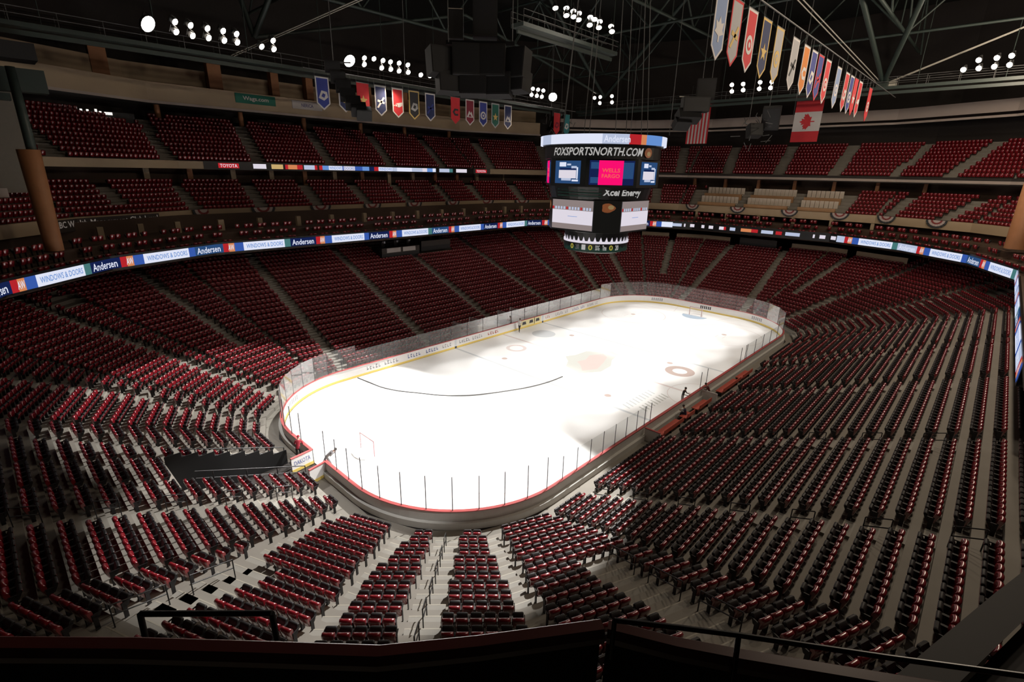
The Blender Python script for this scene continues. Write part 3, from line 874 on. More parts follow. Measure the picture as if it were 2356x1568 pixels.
struct(ow, 'wall_outer')
rf = MB()
ro = ring(41, 50)
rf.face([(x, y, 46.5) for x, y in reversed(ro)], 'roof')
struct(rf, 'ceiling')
fl = MB()
fl.face([(x, y, -.05) for x, y in ro], 'darkwall')
struct(fl, 'floor')
# grey end walls at the near left and the pillars
gw = MB()
gw.box((-44.0, 36.2, 21.5), (11.0, .3, 9.4), 'greywall')
gw.box((-44.0, 36.0, 16.8), (7.0, .3, .8), 'pinkgrey')
struct(gw, 'wall_near_left')
def pillar(x, y, z0, z1, r0, r1, m, name='pillar', n=20):
    p = MB(); p.lathe((x, y, 0), [(r0, z0), (r1, z1), (0, z1)], m, n); return struct(p, name)
pillar(-39.0, 28.0, 12.4, 20.4, .62, .74, 'brown')
pillar(-38.8, 27.8, 20.4, 26.3, .34, .30, 'steel', 'pillar_steel', 10)
pillar(33.0, -31.2, 12.8, 20.6, 1.0, 1.05, 'brown')
pillar(33.2, -31.4, 20.6, 27, .42, .38, 'steel', 'pillar_steel', 10)
bm = MB()
bm.box((-41, 30, 25.6), (8.6, 1.4, 1.7), 'steel'); bm.box((-41, 29.6, 27.6), (8.0, 2.4, 1.2), 'black'); bm.box((-42, 31, 24.4), (6, 1.2, .5), 'steel')
bm.box((-43.5, 33.0, 29.4), (.8, 9, 1.0), 'greywall', Matrix.Identity(4))
struct(bm, 'beam_near_left')
# posts under the balconies
for x in (-34.8, -31.2, -27.7, -23.3, -18.9, -14.1, -9.5, -4.5, .2, 4.7, 9.5, 14.2, 19.2, 24.1, 28.5):
    y = 36.6 if x > -30 else 36.6 - (-30 - x) * .4
    p = MB(); p.box((x, y, 12.9), (.50 if abs(x + 23.3) > .1 else .62, .5, 1.3), 'tancol'); struct(p, 'pillar_suite')
for y in (12, 6.5, 1, -4.5, -10, -15.5):
    p = MB(); p.box((50.3, y, 12.85), (.45, .45, 1.2), 'tancol'); struct(p, 'pillar_suite')
for x in (-32.3, -27.3, -22.6, -17.4, -12.3, -7.4, -2.6, 2.2, 7.3, 12.2, 17.2, 22.4, 27.6, 33.7):
    p = MB(); p.box((x, 47.9 if x < 29 else 46.5, 18.1), (.62, .5, 2.2), 'tancol' if random.random() < .4 else 'brown'); struct(p, 'pillar_club')
for y in (16, 10, 4, -2, -8, -14, -20):
    p = MB(); p.box((56.6, y, 18.1), (.5, .5, 2.2), 'brown'); struct(p, 'pillar_club')
for x in (-23.2, -12.8, -3.3, 6.8, 15.9, 26.6):
    p = MB(); p.lathe((x, 55.0, 0), [(.36, 24.5), (.36, 27.2)], 'brown', 10); struct(p, 'pillar_upper')
for x in (-28.7, -16.1, -8.0, -2.7, 7.6, 15.0):
    p = MB(); p.box((x, 53.6, 31.3), (1.7 if x < -10 else 1.1, 1.2, 4.4), 'brown'); p.box((x, 53.8, 33.6), (3.0, 1.6, .3), 'tancol'); struct(p, 'pillar_press')

# cream chairs and counters of the terrace boxes at the distant end
boxes = [(12.3, 5.5), (3.9, -3.1), (-4.7, -10.1)]
bn = ['pillar-far terrace box beside the scoreboard', 'middle terrace box', 'terrace box nearest the red club seats']
for b, (ya, yb) in enumerate(boxes):
    for r_, j in enumerate((0, 3)):
        xw = HX + CE + .75 + .85 * j; z = crow(j)
        c = MB(); yc = (ya + yb) / 2
        c.box((0, 0, .50), (.4, ya - yb, .98), 'tablewood'); c.box((0.05, 0, 1.01), (.55, ya - yb + .05, .06), 'tablewood')
        o = c.build('counter'); o.location = (xw, yc, z)
        tag(o, f'long wooden counter, {"lower" if r_ == 0 else "upper"} tier of the {["box beside the scoreboard", "middle terrace box", "box next to red club seats"][b]}', 'counter', 'wooden counters of the terrace boxes')
        k = int((ya - yb) / .62)
        for q in range(k):
            y = yb + (q + .5) * (ya - yb) / k
            s_ = MB()
            s_.box((0, 0, .80), (.5, .50, .12), 'creamseat'); s_.box((.24, 0, 1.45), (.12, .60, 1.3), 'creamseat'); s_.box((0, 0, .37), (.12, .12, .74), 'seatblack')
            o = s_.build('terrace_chair'); o.location = (xw + 1.15, y, z + (.0 if True else 0))
            tag(o, f'cream chair, {ORD[q + 1]} along the {"lower" if r_ == 0 else "upper"} counter of the {["box beside scoreboard", "middle terrace box", "box by red seats"][b]}', 'chair', 'cream chairs of the terrace boxes')
        pl = MB()

# broadcast stands under the ribbon
def booth(loc, rz, w, label, lit):
    t = thing('camera_platform', label, 'platform', loc, rz, 'camera platforms in the lower stand')
    a = MB(); a.box((0, 0, .6), (w, 2.6, 1.5), 'black'); a.build('deck', t)
    b = MB(); b.box((0, -1.34, 1.0), (w, .08, .8), 'signdark'); b.build('front_panel', t)
    if lit:
        c = MB(); c.box((-.8 * w / 4, -1.40, 1.05), (w * .36, .03, .62), 'signwhite'); c.box((.85 * w / 4, -1.40, 1.05), (w * .34, .03, .62), 'signwhite'); c.build('pale_banner', t)
    for q in range(3):
        d = MB(); d.box((-w / 3 + q * w / 3, .2, 1.75), (.5, .5, .9), 'clothblack'); d.box((-w / 3 + q * w / 3, -.1, 2.1), (.25, .7, .25), 'adgrey'); d.build('camera', t)
booth((-1.5, 33.6, 7.6), 0, 6.4, 'black camera platform with a pale banner high in the stand opposite the benches', True)
booth((5.3, 34.2, 8.0), 0, 5.6, 'plain black camera platform beside the one carrying the banner', False)
booth((52.2, 0.6, 7.9), -PI / 2, 6.2, 'black camera platform at the top of the distant end stand', False)
SEATS = [s_ for s_ in SEATS if not (s_['tier'] == 'lower' and ((-4.9 < s_['x'] < 8.3 and s_['y'] > 32) or (s_['x'] > 50.3 and -2.8 < s_['y'] < 4.0)))]
bt = MB()
bt.box((-31.6, 53.4, 24.6), (10.4, 2.2, 1.7), 'black'); struct(bt, 'wall_control_booth')
for q, (x, z) in enumerate([(-34.4, 26.0), (-33.6, 25.8), (-33.0, 25.75), (-32.4, 25.7), (-31.6, 25.65), (-31.0, 25.65), (-30.2, 25.75), (-29.8, 25.55), (-29.3, 25.5), (-28.9, 25.5)]):
    m_ = MB(); m_.box((0, 0, 0), (.22 if q != 9 else .5, .12, .3), 'lampdim'); o = m_.build('work_lamp'); o.location = (x, 52.2, z - .25)
    tag(o, f'small white work lamp, {ORD[q + 1]} along the dark control booth', 'lamp', 'work lamps in the control booth')

# ------------------------------------------------------------------ seats
def seat_parts(lo=False):
    """quads of one folding seat: name -> (verts, faces, material per face)"""
    def extr(prof, xs, dy, dz, mats, capm, close=True):
        n_ = len(prof); vs = []; fs = []; ms = []
        for i, x in enumerate(xs):
            for (y, z) in prof: vs.append((x, y + dy[i], z + dz[i] * max(0, (z - .6) / .25)))
        for i in range(len(xs) - 1):
            for k in range(n_):
                k2 = (k + 1) % n_
                fs.append((i * n_ + k, (i + 1) * n_ + k, (i + 1) * n_ + k2, i * n_ + k2)); ms.append(mats[k])
        fs.append(tuple(range(n_))); ms.append(capm)
        fs.append(tuple(reversed([(len(xs) - 1) * n_ + k for k in range(n_)]))); ms.append(capm)
        return vs, fs, ms
    R_, P_, B_ = 'seatred', 'seatpan', 'seatblack'
    prof = [(-.09, .36), (-.15, .38), (-.215, .60), (-.250, .77), (-.245, .83), (-.205, .87), (-.150, .88), (-.105, .85), (-.095, .77), (-.08, .55)]
    if lo: back = extr(prof, (-.212, 0, .212), (0, -.035, 0), (-.035, 0, -.035), [R_] * 10, R_)
    else: back = extr(prof, (-.212, -.175, -.1, 0, .1, .175, .212), (.02, -.01, -.03, -.035, -.03, -.01, .02), (-.06, -.02, -.003, 0, -.003, -.02, -.06), [R_] * 10, R_)
    pp = [(-.01, .43), (.04, .385), (.10, .40), (.225, .66), (.23, .72), (.185, .755), (.13, .745)]
    pan = extr(pp, (-.197, .197) if lo else (-.197, -.16, .16, .197), (0, 0) if lo else (0, .012, .012, 0), (0, 0) if lo else (-.03, 0, 0, -.03), [B_, P_, P_, P_, B_, B_, B_], B_)
    def bx(x0, x1, y0, y1, z0, z1, m):
        vs = [(x, y, z) for x in (x0, x1) for y in (y0, y1) for z in (z0, z1)]
        return vs, [(0, 1, 3, 2), (4, 6, 7, 5), (0, 4, 5, 1), (2, 3, 7, 6), (0, 2, 6, 4), (1, 5, 7, 3)], [m] * 6
    out = [('backrest', back), ('seat_pan', pan)]
    for s_ in (-1, 1):
        out.append(('armrest', bx(s_ * .228 - .017, s_ * .228 + .017, -.13, .19, .60, .64, B_)))
    for s_ in (-1, 1):
        out.append(('leg', bx(s_ * .228 - .013, s_ * .228 + .013, -.12, .02, 0.0, .60, B_)))
    return out
xs = np.array([(s_['x'], s_['y'], s_['z'] + .6) for s_ in SEATS])
px, py, pz = proj(xs)
for s_, a, b, c in zip(SEATS, px, py, pz): s_['p'] = (a, b); s_['d'] = math.dist((s_['x'], s_['y'], s_['z']), CAMPOS); s_['in'] = c > .5 and -160 < a < 2520 and 180 < b < 1640
COLS = [(33.0, -31.2, 1.6), (-39.0, 28.0, 1.3), (-23.2, 55, .8), (-12.8, 55, .8), (-3.3, 55, .8), (6.8, 55, .8), (15.9, 55, .8), (26.6, 55, .8)]
SEATS = [s_ for s_ in SEATS if s_['in'] and not any(math.dist((s_['x'], s_['y']), c[:2]) < c[2] for c in COLS) and not (s_['tier'] == 'upper' and s_['x'] < -38.0)]
SEATS = [s_ for q, s_ in enumerate(SEATS) if not (s_['tier'] == 'suite' and q % 3 == 2)]
def shown(s_):
    a, b = s_['p']
    return s_['tier'] == 'lower' and 0 < a < 2330 and b < (1462 if a < 1420 else 1470 - .03 * (a - 1420)) and not (a > 2050 and b > 1545 - (a - 2050) * .76) and s_['a'] is not None or False
cand = sorted([s_ for s_ in SEATS if shown(s_) and s_['d'] < 60], key=lambda s_: s_['d'])
NEAR = cand[:300]
near_ids = set(id(s_) for s_ in NEAR)
proto = seat_parts()
meshes = []
for nm, (vs, fs, ms) in proto:
    me = bpy.data.meshes.new(nm)
    me.from_pydata(vs, [], fs)
    u = []
    for m_ in ms:
        if m_ not in u: u.append(m_)
    for m_ in u: me.materials.append(M[m_])
    me.polygons.foreach_set('material_index', [u.index(m_) for m_ in ms])
    if nm in ('backrest', 'seat_pan'): me.polygons.foreach_set('use_smooth', [len(f) == 4 for f in fs])
    meshes.append((nm, me))
def seat_label(s_):
    if s_['b'] is None or (s_['a'] is not None and s_['ia'] <= s_['ib']): nm, i_, side = s_['a'], s_['ia'], 'bench'
    else: nm, i_, side = s_['b'], s_['ib'], 'tunnel'
    return f'red seat, {ORD[i_]} on the {side} side of {nm}, {ORD[s_["k"] + 1]} row up'
for s_ in NEAR:
    r = thing('folding_seat', seat_label(s_), 'seat', (s_['x'], s_['y'], s_['z']), s_['r'], 'red folding seats of the near lower stand')
    for nm, me in meshes:
        o = bpy.data.objects.new(nm, me); COL.objects.link(o); o.parent = r
# every other seat, one mass
rest = [s_ for s_ in SEATS if id(s_) not in near_ids]
def template(parts):
    vs = []; fs = []; ms = []
    for nm, (v, f, m_) in parts:
        k = len(vs); vs += v; fs += [tuple(k + a for a in q) for q in f]; ms += m_
    return np.array(vs, float), fs, ms
MI = ['seatred', 'seatpan', 'seatblack']
def merged(name, sets):
    V = []; Lp = []; LT = []; MM = []; SM = []; base = 0
    for (tv, tf, tm), places in sets:
        if not places: continue
        n_ = len(places); nv = len(tv)
        X = np.array([s_['x'] for s_ in places]); Y = np.array([s_['y'] for s_ in places]); Z = np.array([s_['z'] for s_ in places]); A = np.array([s_['r'] for s_ in places])
        # small differences from seat to seat: most pans are fully up, a few hang a little lower
        c, s2 = np.cos(A), np.sin(A)
        vx = X[:, None] + c[:, None] * tv[None, :, 0] - s2[:, None] * tv[None, :, 1]
        vy = Y[:, None] + s2[:, None] * tv[None, :, 0] + c[:, None] * tv[None, :, 1]
        vz = Z[:, None] + np.broadcast_to(tv[None, :, 2], vx.shape)
        V.append(np.stack([vx, vy, vz], 2).reshape(-1, 3))
        fl_ = np.array([a for f in tf for a in f]); lt = np.array([len(f) for f in tf])
        Lp.append((fl_[None, :] + (base + np.arange(n_) * nv)[:, None]).ravel())
        LT.append(np.tile(lt, n_)); MM.append(np.tile([MI.index(m_) for m_ in tm], n_))
        SM.append(np.tile([len(f) == 4 and m_ != 'seatblack' for f, m_ in zip(tf, tm)], n_))
        base += n_ * nv
    V = np.concatenate(V); Lp = np.concatenate(Lp); LT = np.concatenate(LT)
    me = bpy.data.meshes.new(name)
    me.vertices.add(len(V)); me.vertices.foreach_set('co', V.ravel())
    me.loops.add(len(Lp)); me.loops.foreach_set('vertex_index', Lp.astype(np.int32))
    me.polygons.add(len(LT)); st_ = np.concatenate([[0], np.cumsum(LT)[:-1]])
    me.polygons.foreach_set('loop_start', st_.astype(np.int32)); me.polygons.foreach_set('loop_total', LT.astype(np.int32))
    for m_ in MI: me.materials.append(M[m_])
    me.polygons.foreach_set('material_index', np.concatenate(MM).astype(np.int32))
    me.polygons.foreach_set('use_smooth', np.concatenate(SM))
    me.update(calc_edges=True)
    o = bpy.data.objects.new(name, me); COL.objects.link(o)
    return o
lo = seat_parts(True)
TH = template(proto); TM = template(lo); TL = template(lo[:4])
o = merged('folding_seats', [(TH, [s_ for s_ in rest if s_['d'] < 32]), (TM, [s_ for s_ in rest if 32 <= s_['d'] < 60]), (TL, [s_ for s_ in rest if s_['d'] >= 60])])
tag(o, 'rows upon rows of red folding seats filling the stands all round the ice', 'seats', kind='stuff')
print('SEATS', len(SEATS), 'near', len(NEAR), 'max near dist', NEAR[-1]['d'])
# ------------------------------------------------------------------ LED ribbons
def path_map(pts, inset=0.0):
    c = [0.0]
    for a, b in zip(pts[:-1], pts[1:]): c.append(c[-1] + math.dist(a, b))
    def fn(u, v, off=0.0):
        i = max(0, min(len(pts) - 2, int(np.searchsorted(c, u)) - 1)); t = (u - c[i]) / (c[i + 1] - c[i])
        a, b = pts[i], pts[i + 1]; L = c[i + 1] - c[i]
        nx, ny = (b[1] - a[1]) / L, -(b[0] - a[0]) / L        # to the right of travel = towards the ice on a clockwise path
        return (a[0] + (b[0] - a[0]) * t + nx * (inset + off), a[1] + (b[1] - a[1]) * t + ny * (inset + off), v)
    def s_of(x, y):
        best = (1e9, 0)
        for i in range(len(pts) - 1):
            a, b = np.array(pts[i]), np.array(pts[i + 1]); d = b - a; t = float(np.clip(np.dot(np.array((x, y)) - a, d) / np.dot(d, d), 0, 1))
            q = math.dist((x, y), tuple(a + d * t))
            if q < best[0]: best = (q, c[i] + t * (c[i + 1] - c[i]))
        return best[1]
    return fn, s_of, c
def band_quad(mb, fn, c, u0, u1, v0, v1, m, off=0.0):
    us = [u0] + [q for q in c if u0 + .01 < q < u1 - .01] + [u1]
    for a, b in zip(us[:-1], us[1:]):
        a2, b2 = a + 1e-4, b - 1e-4
        mb.face([fn(a2, v0, off), fn(b2, v0, off), fn(b2, v1, off), fn(a2, v1, off)], m)
order = [8, 7, 6, 5, 4, 3, 2, 1, 0, 19, 18, 17, 16, 15, 14]
rp = ring(SE, SS); pts = [rp[i] for i in order]
fn, s_of, cc = path_map(pts, .05)
rb = thing('led_ribbon', 'long glowing ribbon screen of white and blue adverts round the suite balcony', 'led screen')
hs, sc = MB(), MB()
band_quad(hs, path_map(pts, .02)[0], cc, 0, cc[-1] - .01, 10.35, 11.62, 'band')
sA = s_of(47.4, 15.0); sB = s_of(47.6, -12.6)
Z0R, Z1R = 10.5, 11.42
u = s_of(-42.4, 21.5) - 10.6 * 2 - .6
def clipq(u0, u1, m, v0=Z0R, v1=Z1R, off=0.0, lo=0.0, hi=None):
    u0, u1 = max(lo, u0), min(hi if hi else cc[-1], u1)
    if u1 - u0 > .02: band_quad(sc, fn, cc, u0, u1, v0, v1, m, off)
def rib_text(s, m, u0, u1, v0, v1):
    if u0 < 0 or u1 > cc[-1] or (u1 > sA and u0 < sB): return
    add_text(sc, s, m, lambda a, b: fn(a, b, .012), u0, u1, v0, v1, bold=.012)
q = 0
while u < cc[-1]:
    for w0, w1, m in ((0, .55, 'sRed'), (.55, 1.15, 'sOrange'), (1.15, 2.1, 'sBlue'), (2.1, 6.7, 'sWhite'), (6.7, 7.4, 'sTeal' if q % 2 == 0 else 'sBlue'), (7.4, 10.6, 'sNavy' if q % 3 else 'sMid')):
        a, b = u + w0, u + w1
        if a < sA: clipq(a, min(b, sA), m)
        if b > sB: clipq(max(a, sB), b, m if m != 'sNavy' else 'sPale')
    add_ok = u + 10.6
    rib_text('WINDOWS & DOORS', 'sSky', u + 2.4, u + 6.5, 10.72, 11.2)
    rib_text('Andersen', 'sWhite', u + 7.6, u + 10.3, 10.62, 11.28)
    rib_text('AW', 'sWhite', u + .5, u + 1.1, 10.66, 11.26)
    u += 10.6; q += 1
clipq(sA, sB, 'sBlack', lo=sA, hi=sB)
L = sB - sA
for a, b, m in ((.0, .06, 'sPale'), (.075, .085, 'sLight'), (.115, .145, 'sLight'), (.195, .215, 'sLight'), (.245, .275, 'sLight'), (.315, .345, 'sLight'), (.345, .36, 'sRed'), (.385, .42, 'sPale'), (.455, .52, 'sOrange'), (.52, .56, 'sRed'),
                (.58, .65, 'sPale'), (.665, .70, 'sRed'), (.72, .80, 'sPale'), (.87, .88, 'sLight'), (.905, .935, 'sLight'), (.965, .995, 'sLight')):
    clipq(sA + a * L, sA + b * L, m, 10.72, 11.25, .012)
hs.build('housing', rb); sc.build('screen', rb)
# upper ribbon on the long side
pu = [ring(UE, US)[i] for i in (6, 5, 4, 3, 2, 1)]
fu, su_, cu_ = path_map(pu, .05)
rb2 = thing('led_ribbon', 'shorter ribbon screen on the upper balcony opposite the benches', 'led screen')
hs, sc2 = MB(), MB()
a0, a1 = su_(-21.6, 45.2), su_(28.0, 45.2)
band_quad(hs, path_map(pu, .03)[0], cu_, a0, a1, 19.05, 20.05, 'band')
segs = [(-19.9, -17.4, 'sRed'), (-15.6, -13.9, 'sLight'), (-13.2, -11.6, 'sGold'), (-11.3, -10.9, 'sRed'), (-10.9, -9.6, 'sOrange'), (-9.6, -8.8, 'sRed'), (-8.6, -7.0, 'sPale'), (-7.0, -6.6, 'sRed'), (-6.3, -5.8, 'sRed'), (-5.8, -4.8, 'sSky'), (-4.8, -2.6, 'sWhite'), (-2.6, -2.4, 'sBlue'),
        (-2.4, -.5, 'sLight'), (-.5, .8, 'sBlue'), (.8, 2.0, 'sSky'), (2.0, 2.9, 'sNavy'), (2.9, 3.7, 'sRed'), (3.7, 6.3, 'sWhite'), (6.3, 7.2, 'sPale'), (7.2, 10.2, 'sWhite'), (10.2, 12.4, 'sPale'), (12.4, 13.4, 'sLight'), (13.4, 14.6, 'sSky'), (14.6, 15.3, 'sWhite'), (16.1, 18.4, 'sPale'), (18.4, 19.2, 'sTeal'),
        (20.0, 22.6, 'sLight'), (24.8, 27.2, 'sRed')]
for x0, x1, m in segs:
    band_quad(sc2, fu, cu_, su_(x0, 45.2), su_(x1, 45.2), 19.25, 19.85, m)
for x0, x1, s_, m in ((-19.7, -17.6, 'TOYOTA', 'sLight'), (-4.7, -2.7, 'WINDOWS', 'sSky'), (-2.3, -.6, 'DOORS', 'sSky'), (3.8, 6.2, 'WINDOWS', 'sSky'), (25, 27, 'TOYOTA', 'sLight')):
    add_text(sc2, s_, m, lambda a, b: fu(a, b, .012), su_(x0, 45.2), su_(x1, 45.2), 19.34, 19.76, bold=.012)
hs.build('housing', rb2); sc2.build('screen', rb2)

# signs
def wall_sign(name, label, P0, P1, z0, z1, zd, bg, s, m, pad=(.1, .18), bold=.02, thick=.06):
    """flat sign between plan points P0 and P1 (left to right), its foot falling by zd along its length"""
    t = thing(name, label, 'sign', (*P0, z0))
    d = Vector((P1[0] - P0[0], P1[1] - P0[1], 0)); L = d.length; d.normalize(); nn = Vector((d.y, -d.x, 0))
    def f(u, v, o=.0): q = d * u + nn * o; return (q.x, q.y, v + zd * u / L)
    a = MB(); h = z1 - z0
    a.face([f(0, 0, thick), f(L, 0, thick), f(L, h, thick), f(0, h, thick)], bg)
    a.face([f(0, 0, 0), f(0, h, 0), f(L, h, 0), f(L, 0, 0)], bg)
    a.face([f(0, h, 0), f(0, h, thick), f(L, h, thick), f(L, h, 0)], bg); a.face([f(0, 0, 0), f(L, 0, 0), f(L, 0, thick), f(0, 0, thick)], bg)
    a.face([f(0, 0, 0), f(0, 0, thick), f(0, h, thick), f(0, h, 0)], bg); a.face([f(L, 0, 0), f(L, h, 0), f(L, h, thick), f(L, 0, thick)], bg)
    a.build('sign_panel', t)
    b = MB(); add_text(b, s, m, lambda x, y: f(x, y, thick + .02), L * pad[0], L * (1 - pad[0]), h * pad[1], h * (1 - pad[1]), bold=bold); b.build('lettering', t)
    return t
wall_sign('fascia_sign', 'green sign with pale lettering on the high cream band', (-15.0, 49.9), (-9.6, 49.9), 27.75, 28.95, 0, 'signgreen', 'Wags.com', 'signwhite', (.18, .22))
wall_sign('fascia_sign', 'white sign with blue lettering on the high cream band', (-7.2, 49.9), (-2.6, 49.9), 27.75, 28.85, 0, 'signwhite', 'NERICA', 'signblue', (.30, .28))
pc = [ring(CE, CS)[i] for i in (7, 6, 5, 4, 3)]
fc, sc_, ccl = path_map(pc, .08)
sg = thing('fascia_sign', 'long dark sign with white lettering on the club balcony by the brown pillar', 'sign')
a, b = MB(), MB()
band_quad(a, fc, ccl, sc_(-37.6, 33.2), sc_(-28.6, 38.6), 13.2, 14.35, 'signdark')
s0, s1 = sc_(-37.6, 33.2), sc_(-28.6, 38.6)
add_text(b, 'RBC Wealth Management Club Level', 'neon', lambda x, y: fc(x, y, .03), s0 + .2, s1 - .2, 13.42, 14.2, bold=.015)
a.build('sign_panel', sg); b.build('lettering', sg)
pc2 = [ring(CE, CS)[i] for i in (1, 0, 19, 18, 17, 16, 15)]
fc2, sc2_, ccl2 = path_map(pc2, .08)
sg = thing('fascia_sign', 'dark sign with white lettering beside the brown pillar past the terrace boxes', 'sign')
a, b = MB(), MB(); s0 = sc2_(34.4, -35.6)
band_quad(a, fc2, ccl2, s0, s0 + 8.8, 13.1, 14.2, 'signdark'); add_text(b, 'RBC Wealth Management', 'neon', lambda x, y: fc2(x, y, .03), s0 + .2, s0 + 8.4, 13.4, 14.1, bold=.015)
a.build('sign_panel', sg); b.build('lettering', sg)

# bunting on the club balcony
def bunting(fn_, u, label, s=1.0):
    p = Vector(fn_(u, 14.5, .06)); q = Vector(fn_(u + .1, 14.5, .06)); d = (q - p).normalized(); nn = Vector((d.y, -d.x, 0))
    o_ = thing('bunting', label, 'bunting', p, math.atan2(d.y, d.x), 'pleated bunting on the club balcony')
    m_ = MB(); N = 18
    for r0_, r1_, c in ((0, .52, 'buntwhite'), (.52, .82, 'bluntred'), (.82, 1.18, 'buntwhite'), (1.18, 1.5, 'buntblue')):
        for i in range(N):
            def pt(r, k):
                a_ = PI + PI * k / N; return (r * s * math.cos(a_) * 1.02, -.05 - .045 * (k % 2) * (r / 1.5), r * s * math.sin(a_) * .82)
            f_ = [pt(r0_, i), pt(r1_, i), pt(r1_, i + 1), pt(r0_, i + 1)]
            m_.face(f_ if r0_ > 0 else f_[1:] if False else f_, c)
    m_.build('pleated_cloth', o_)
    h_ = MB(); h_.tube([(-1.5 * s, -.05, 0), (1.5 * s, -.05, 0)], .03, 'clothblack', 5); h_.build('header_cord', o_)
fl2, sl2, cl2 = path_map([ring(CE, CS)[i] for i in (8, 7, 6, 5, 4, 3, 2, 1, 0, 19, 18, 17, 16)], .08)
for q, (x, y) in enumerate([(-42.0, 27.5), (-23.7, 41.1), (-16.6, 41.1), (-8.7, 41.1), (-.4, 41.1), (7.4, 41.1), (15.6, 41.1), (23.7, 41.1), (31.2, 40)]):
    bunting(fl2, sl2(x, y), f'half round pleated bunting, {ORD[q + 1]} along the club balcony from the tall brown pillar', 1.0)
for q, (x, y) in enumerate([(50, 12.9), (50, 4.6), (50, -3.8), (50, -11.0), (50, -17.4), (48, -23.6)]):
    bunting(fl2, sl2(x, y), f'half round pleated bunting on the end balcony, {ORD[q + 1]} counting from the scoreboard', .85)

# ------------------------------------------------------------------ hanging banners
def banner(loc, rz, w, h, cloth, border, emb, ecol, label, group):
    t = thing('pennant_banner', label, 'banner', loc, rz, group)
    m_ = MB(); tip = w * .42
    out = [(-w / 2, 0), (w / 2, 0), (w / 2, -h + tip), (0, -h), (-w / 2, -h + tip)]
    k = .085 * w
    inn = [(-w / 2 + k, -k), (w / 2 - k, -k), (w / 2 - k, -h + tip + k * .4), (0, -h + k * 1.35), (-w / 2 + k, -h + tip + k * .4)]
    for sgn in (1, -1):
        y = -.015 * sgn
        f_ = [(a, y, b) for a, b in inn]; m_.face(f_ if sgn > 0 else f_[::-1], cloth)
        for i in range(5):
            j = (i + 1) % 5; g_ = [(out[i][0], y, out[i][1]), (out[j][0], y, out[j][1]), (inn[j][0], y, inn[j][1]), (inn[i][0], y, inn[i][1])]
            m_.face(g_ if sgn < 0 else g_[::-1], border)
        ye = -.03 * sgn; zc = -h * .55
        def E(pl, c, yy=ye):
            g_ = [(a * w * sgn, yy, zc + b * w) for a, b in pl]; m_.face(g_ if sgn > 0 else g_[::-1], c)
        circ = lambda r, n=16, sx=1.0, cx=0, cy=0: [(cx + r * sx * math.cos(2 * PI * i / n), cy + r * math.sin(2 * PI * i / n)) for i in range(n)]
        if emb == 'disc': E(circ(.34), ecol); E(circ(.20), cloth, ye * 1.3); E(circ(.1), ecol, ye * 1.5)
        elif emb == 'wing': E([(-.40, -.1), (.1, -.18), (.36, -.05), (.40, .2), (.1, .14), (-.2, .08)], ecol); E(circ(.13, cx=-.18, cy=-.06), cloth, ye * 1.3); E(circ(.08, cx=-.18, cy=-.06), ecol, ye * 1.5)
        elif emb == 'slash': E([(-.36, -.36), (-.22, -.40), (.36, .36), (.22, .40)], ecol); E([(-.30, .05), (.30, -.08), (.34, .06), (-.26, .2)], ecol)
        elif emb == 'peak': E([(-.38, -.28), (-.1, .26), (.06, .06), (.16, .22), (.38, -.28)], ecol); E([(-.2, -.22), (0, .02), (.2, -.22)], cloth, ye * 1.3)
        elif emb == 'star': E([(.36 * (1 if i % 2 == 0 else .42) * math.sin(PI * i / 5), .36 * (1 if i % 2 == 0 else .42) * math.cos(PI * i / 5)) for i in range(10)], ecol)
        elif emb == 'letter': E([(.30, .26), (.30, .10), (.02, .14), (-.12, 0), (.02, -.14), (.30, -.10), (.30, -.28), (-.1, -.28), (-.34, 0), (-.1, .28)], ecol)
        elif emb == 'leaf': E([(0, .42), (.12, .2), (.34, .26), (.26, .02), (.38, -.1), (.06, -.2), (.05, -.4), (-.05, -.4), (-.06, -.2), (-.38, -.1), (-.26, .02), (-.34, .26), (-.12, .2)], ecol)
        else: E([(-.34, -.2), (-.1, .3), (.3, .24), (.36, -.1), (.05, -.34)], ecol); E([(-.14, -.08), (.0, .14), (.18, .06), (.08, -.16)], cloth, ye * 1.3)
    m_.build('cloth', t)
    r_ = MB(); r_.tube([(-w / 2 - .05, 0, .02), (w / 2 + .05, 0, .02)], .03, 'cabledark', 6)
    for x in (-w / 2, w / 2): r_.tube([(x, 0, .02), (x, 0, .6)], .012, 'cabledark', 4)
    r_.build('hanging_rod', t)
GL, GR = 'pennants hung on the far side', 'pennants hung above the bench side'
